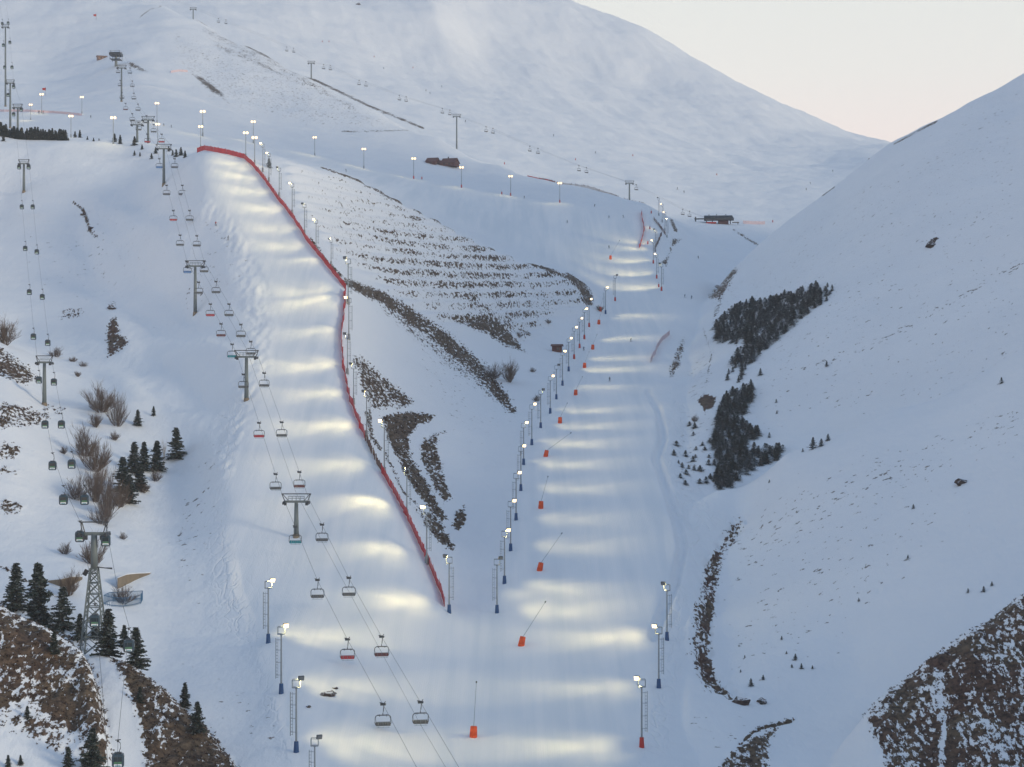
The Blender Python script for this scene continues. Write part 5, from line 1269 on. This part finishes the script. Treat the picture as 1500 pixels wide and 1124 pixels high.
# ------------------------------------------------------------------ rocks
def make_rock(seed):
    rnd = random.Random(seed); bm = bmesh.new(); bmesh.ops.create_icosphere(bm, subdivisions=2, radius=1)
    for v in bm.verts:
        k = 1+.35*rnd.uniform(-1,1); v.co = Vector((v.co.x*1.3*k, v.co.y*k, v.co.z*.75*k))
    me = bpy.data.meshes.new('boulder'); bm.to_mesh(me); bm.free(); me.materials.append(STONE)
    o = bpy.data.objects.new('boulder', me); COL.objects.link(o); tag(o, None, 'rock'); return o
RK = [make_rock(70+i) for i in range(3)]
for i, (u, v, s, lb, y0, y1) in enumerate([(480,1019,.9,'dark stone lying on the lower piste, left of a group',340,420),(487,1016,.6,'dark stone lying on the lower piste, middle of a group',340,420),(491,1009,.4,'small dark stone on the lower piste, upper of a group',340,420),(452,1036,.4,'flat dark stone right of the unlit lower mast',330,420),(1364,360,1.9,'dark red rock alone on the right hill, larger of two',560,1000),(1371,351,1.0,'dark rock alone on the right hill, smaller of two',560,1000),(1408,708,1.2,'dark rock on the right spur snow',420,640),(163,452,1.4,'red rock above the small cliff in the west valley',560,900),(133,335,1.0,'dark rock in a slanting line of rocks on the west slope, lower',600,900),(122,315,.9,'dark rock in a slanting line of rocks on the west slope, upper',600,900),(525,7,2.6,'far dark rock at the top of the view',2000,3400),(1086,1030,1.3,'dark red rock at the end of the eroded bank',360,420),(1116,1029,.9,'reddish stone right of the eroded bank',355,420)]):
    g = ground(u, v, y0, y1); g.z = gz(g.x, g.y)+.1*s; place(RK[i % 3], g, i*1.7, s, lb, None)

# ------------------------------------------------------------------ skiers
def body_mesh(ch, mats):
    """one continuous body grown over a skeleton: crouching skier facing -y"""
    J = {'pel':(0,.10,.80,.135),'chest':(0,-.06,1.18,.155),'neck':(0,-.14,1.40,.06),'head':(0,-.18,1.58,.105),'crown':(0,-.17,1.68,.085),
         'sl':(-.19,-.06,1.30,.075),'el':(-.36,-.18,1.08,.055),'hl':(-.34,-.44,1.02,.045),'sr':(.19,-.06,1.30,.075),'er':(.36,-.18,1.08,.055),'hr':(.34,-.44,1.02,.045),
         'tl':(-.11,.08,.72,.10),'kl':(-.14,-.16,.48,.075),'al':(-.14,.04,.12,.06),'fl':(-.14,-.14,.07,.055),'tr':(.11,.08,.72,.10),'kr':(.14,-.16,.48,.075),'ar':(.14,.04,.12,.06),'fr':(.14,-.14,.07,.055)}
    E = [('pel','chest'),('chest','neck'),('neck','head'),('head','crown'),('chest','sl'),('sl','el'),('el','hl'),('chest','sr'),('sr','er'),('er','hr'),('pel','tl'),('tl','kl'),('kl','al'),('al','fl'),('pel','tr'),('tr','kr'),('kr','ar'),('ar','fr')]
    ks = list(J); me = bpy.data.meshes.new('person'); me.from_pydata([J[k][:3] for k in ks], [(ks.index(a), ks.index(b)) for a, b in E], [])
    o = bpy.data.objects.new('tmp', me); COL.objects.link(o)
    m = o.modifiers.new('s', 'SKIN'); 
    for i, k in enumerate(ks): me.skin_vertices[0].data[i].radius = (J[k][3],)*2; me.skin_vertices[0].data[i].use_root = (k == 'pel')
    o.modifiers.new('d', 'SUBSURF').levels = 1
    dg = bpy.context.evaluated_depsgraph_get(); nm = bpy.data.meshes.new_from_object(o.evaluated_get(dg)); bpy.data.objects.remove(o); nm.name = 'person'
    nm.materials.clear()
    for x in mats: nm.materials.append(x)
    for p in nm.polygons:
        z = p.center.z; p.material_index = 2 if 1.47 < z < 1.60 and p.center.y < -.2 else (1 if z < .78 else (0 if z < 1.44 else 3)); p.use_smooth = True
    return nm
def make_skier(cl, low):
    o = bpy.data.objects.new('person', body_mesh(cl, [cl, low, SKIN, BLACK])); COL.objects.link(o); tag(o, None, 'person')
    for s in (-1, 1):
        sk = MB().box((s*.14,-.1,.02),(.1,1.5,.03)).box((s*.14,-.9,.06),(.09,.2,.03),0,Matrix.Rotation(R(-25),3,'X')).build('ski', DKSTEEL, o)
        MB().bar((s*.34,-.46,1.08),(s*.42,.35,.25),.014,n=5).build('ski_pole', DKSTEEL, o)
    return o
SKI = [make_skier(CLOTH1, CLOTH1), make_skier(CLOTH2, CLOTH1), make_skier(CLOTH3, CLOTH1)]
for i, (u, v, k, lb, y0, y1) in enumerate([(893,559,0,'skier in black carving in the middle of the valley piste',600,900),(924,501,0,'skier in dark clothes crouching between light pools on the piste',650,950),(871,303,0,'skier in dark clothes at the top rim left of the masts',1000,1400),(892,320,1,'skier in dark clothes entering the valley piste',950,1400),(913,319,0,'skier in dark clothes just left of the short red net',950,1400),(831,327,0,'skier in dark clothes alone on the upper groomed road',900,1300),(892,364,0,'skier above an orange lance on the upper valley piste',850,1200),(1003,436,0,'skier in dark clothes right of the mast row, left of two',800,1100),(1013,438,1,'skier in dark clothes right of the mast row, right of two',800,1100),(1023,379,0,'skier on the track below the dark lift station',900,1300),(507,252,0,'skier standing at the upper edge of the terraces',820,1200),
        (768,291,0,'skier in dark clothes right of a lamp on the upper road',1000,1400),(57,167,0,'person in dark clothes below the leftmost lamps, left of two',1020,1400),(63,167,2,'person in dark clothes below the leftmost lamps, right of two',1020,1400),(133,173,0,'skier right of a lamp at the upper left',1020,1400),(240,185,0,'skier right of the lamps at the crest, left of two',900,1400),(251,187,0,'skier right of the lamps at the crest, right of two',900,1400),(811,200,0,'skier on the far slope above the long fence',1600,2600),(872,225,0,'skier on the far slope above the far chairs',1500,2600),(992,278,0,'skier on the far slope above the station, left of two',1350,2400),(1002,283,0,'skier fallen low on the far slope near the station',1350,2400),(1187,270,0,'skier on the right of the far slope, lower',1500,2800),(1220,252,0,'skier on the right of the far slope, higher',1500,2800),(1181,279,0,'skier on the far right slope near the right hill',1500,2800),
        (562,101,0,'skier far up the mountain between red markers',1800,3000),(647,128,0,'skier far up the mountain near the middle',1700,3000),(624,134,0,'skier on the far slope beside the far chairlift, left',1600,3000),(630,138,0,'skier on the far slope beside the far chairlift, right',1600,3000),(682,179,0,'skier on the far slope right of the far pylon',1500,2600),(316,331,2,'person in dark red on the moguled rim of the steep piste, upper',600,800),(334,352,0,'person on the moguled rim of the steep piste, lower',600,800),(855,514,1,'person in blue standing by the mast row near the red cabin',700,950)]):
    g = ground(u, v, y0, y1); g.z = gz(g.x, g.y)+.02
    place(SKI[k], g, i*1.1, 1.0 if g.y < 1200 else 1.25, lb, 'people on skis')
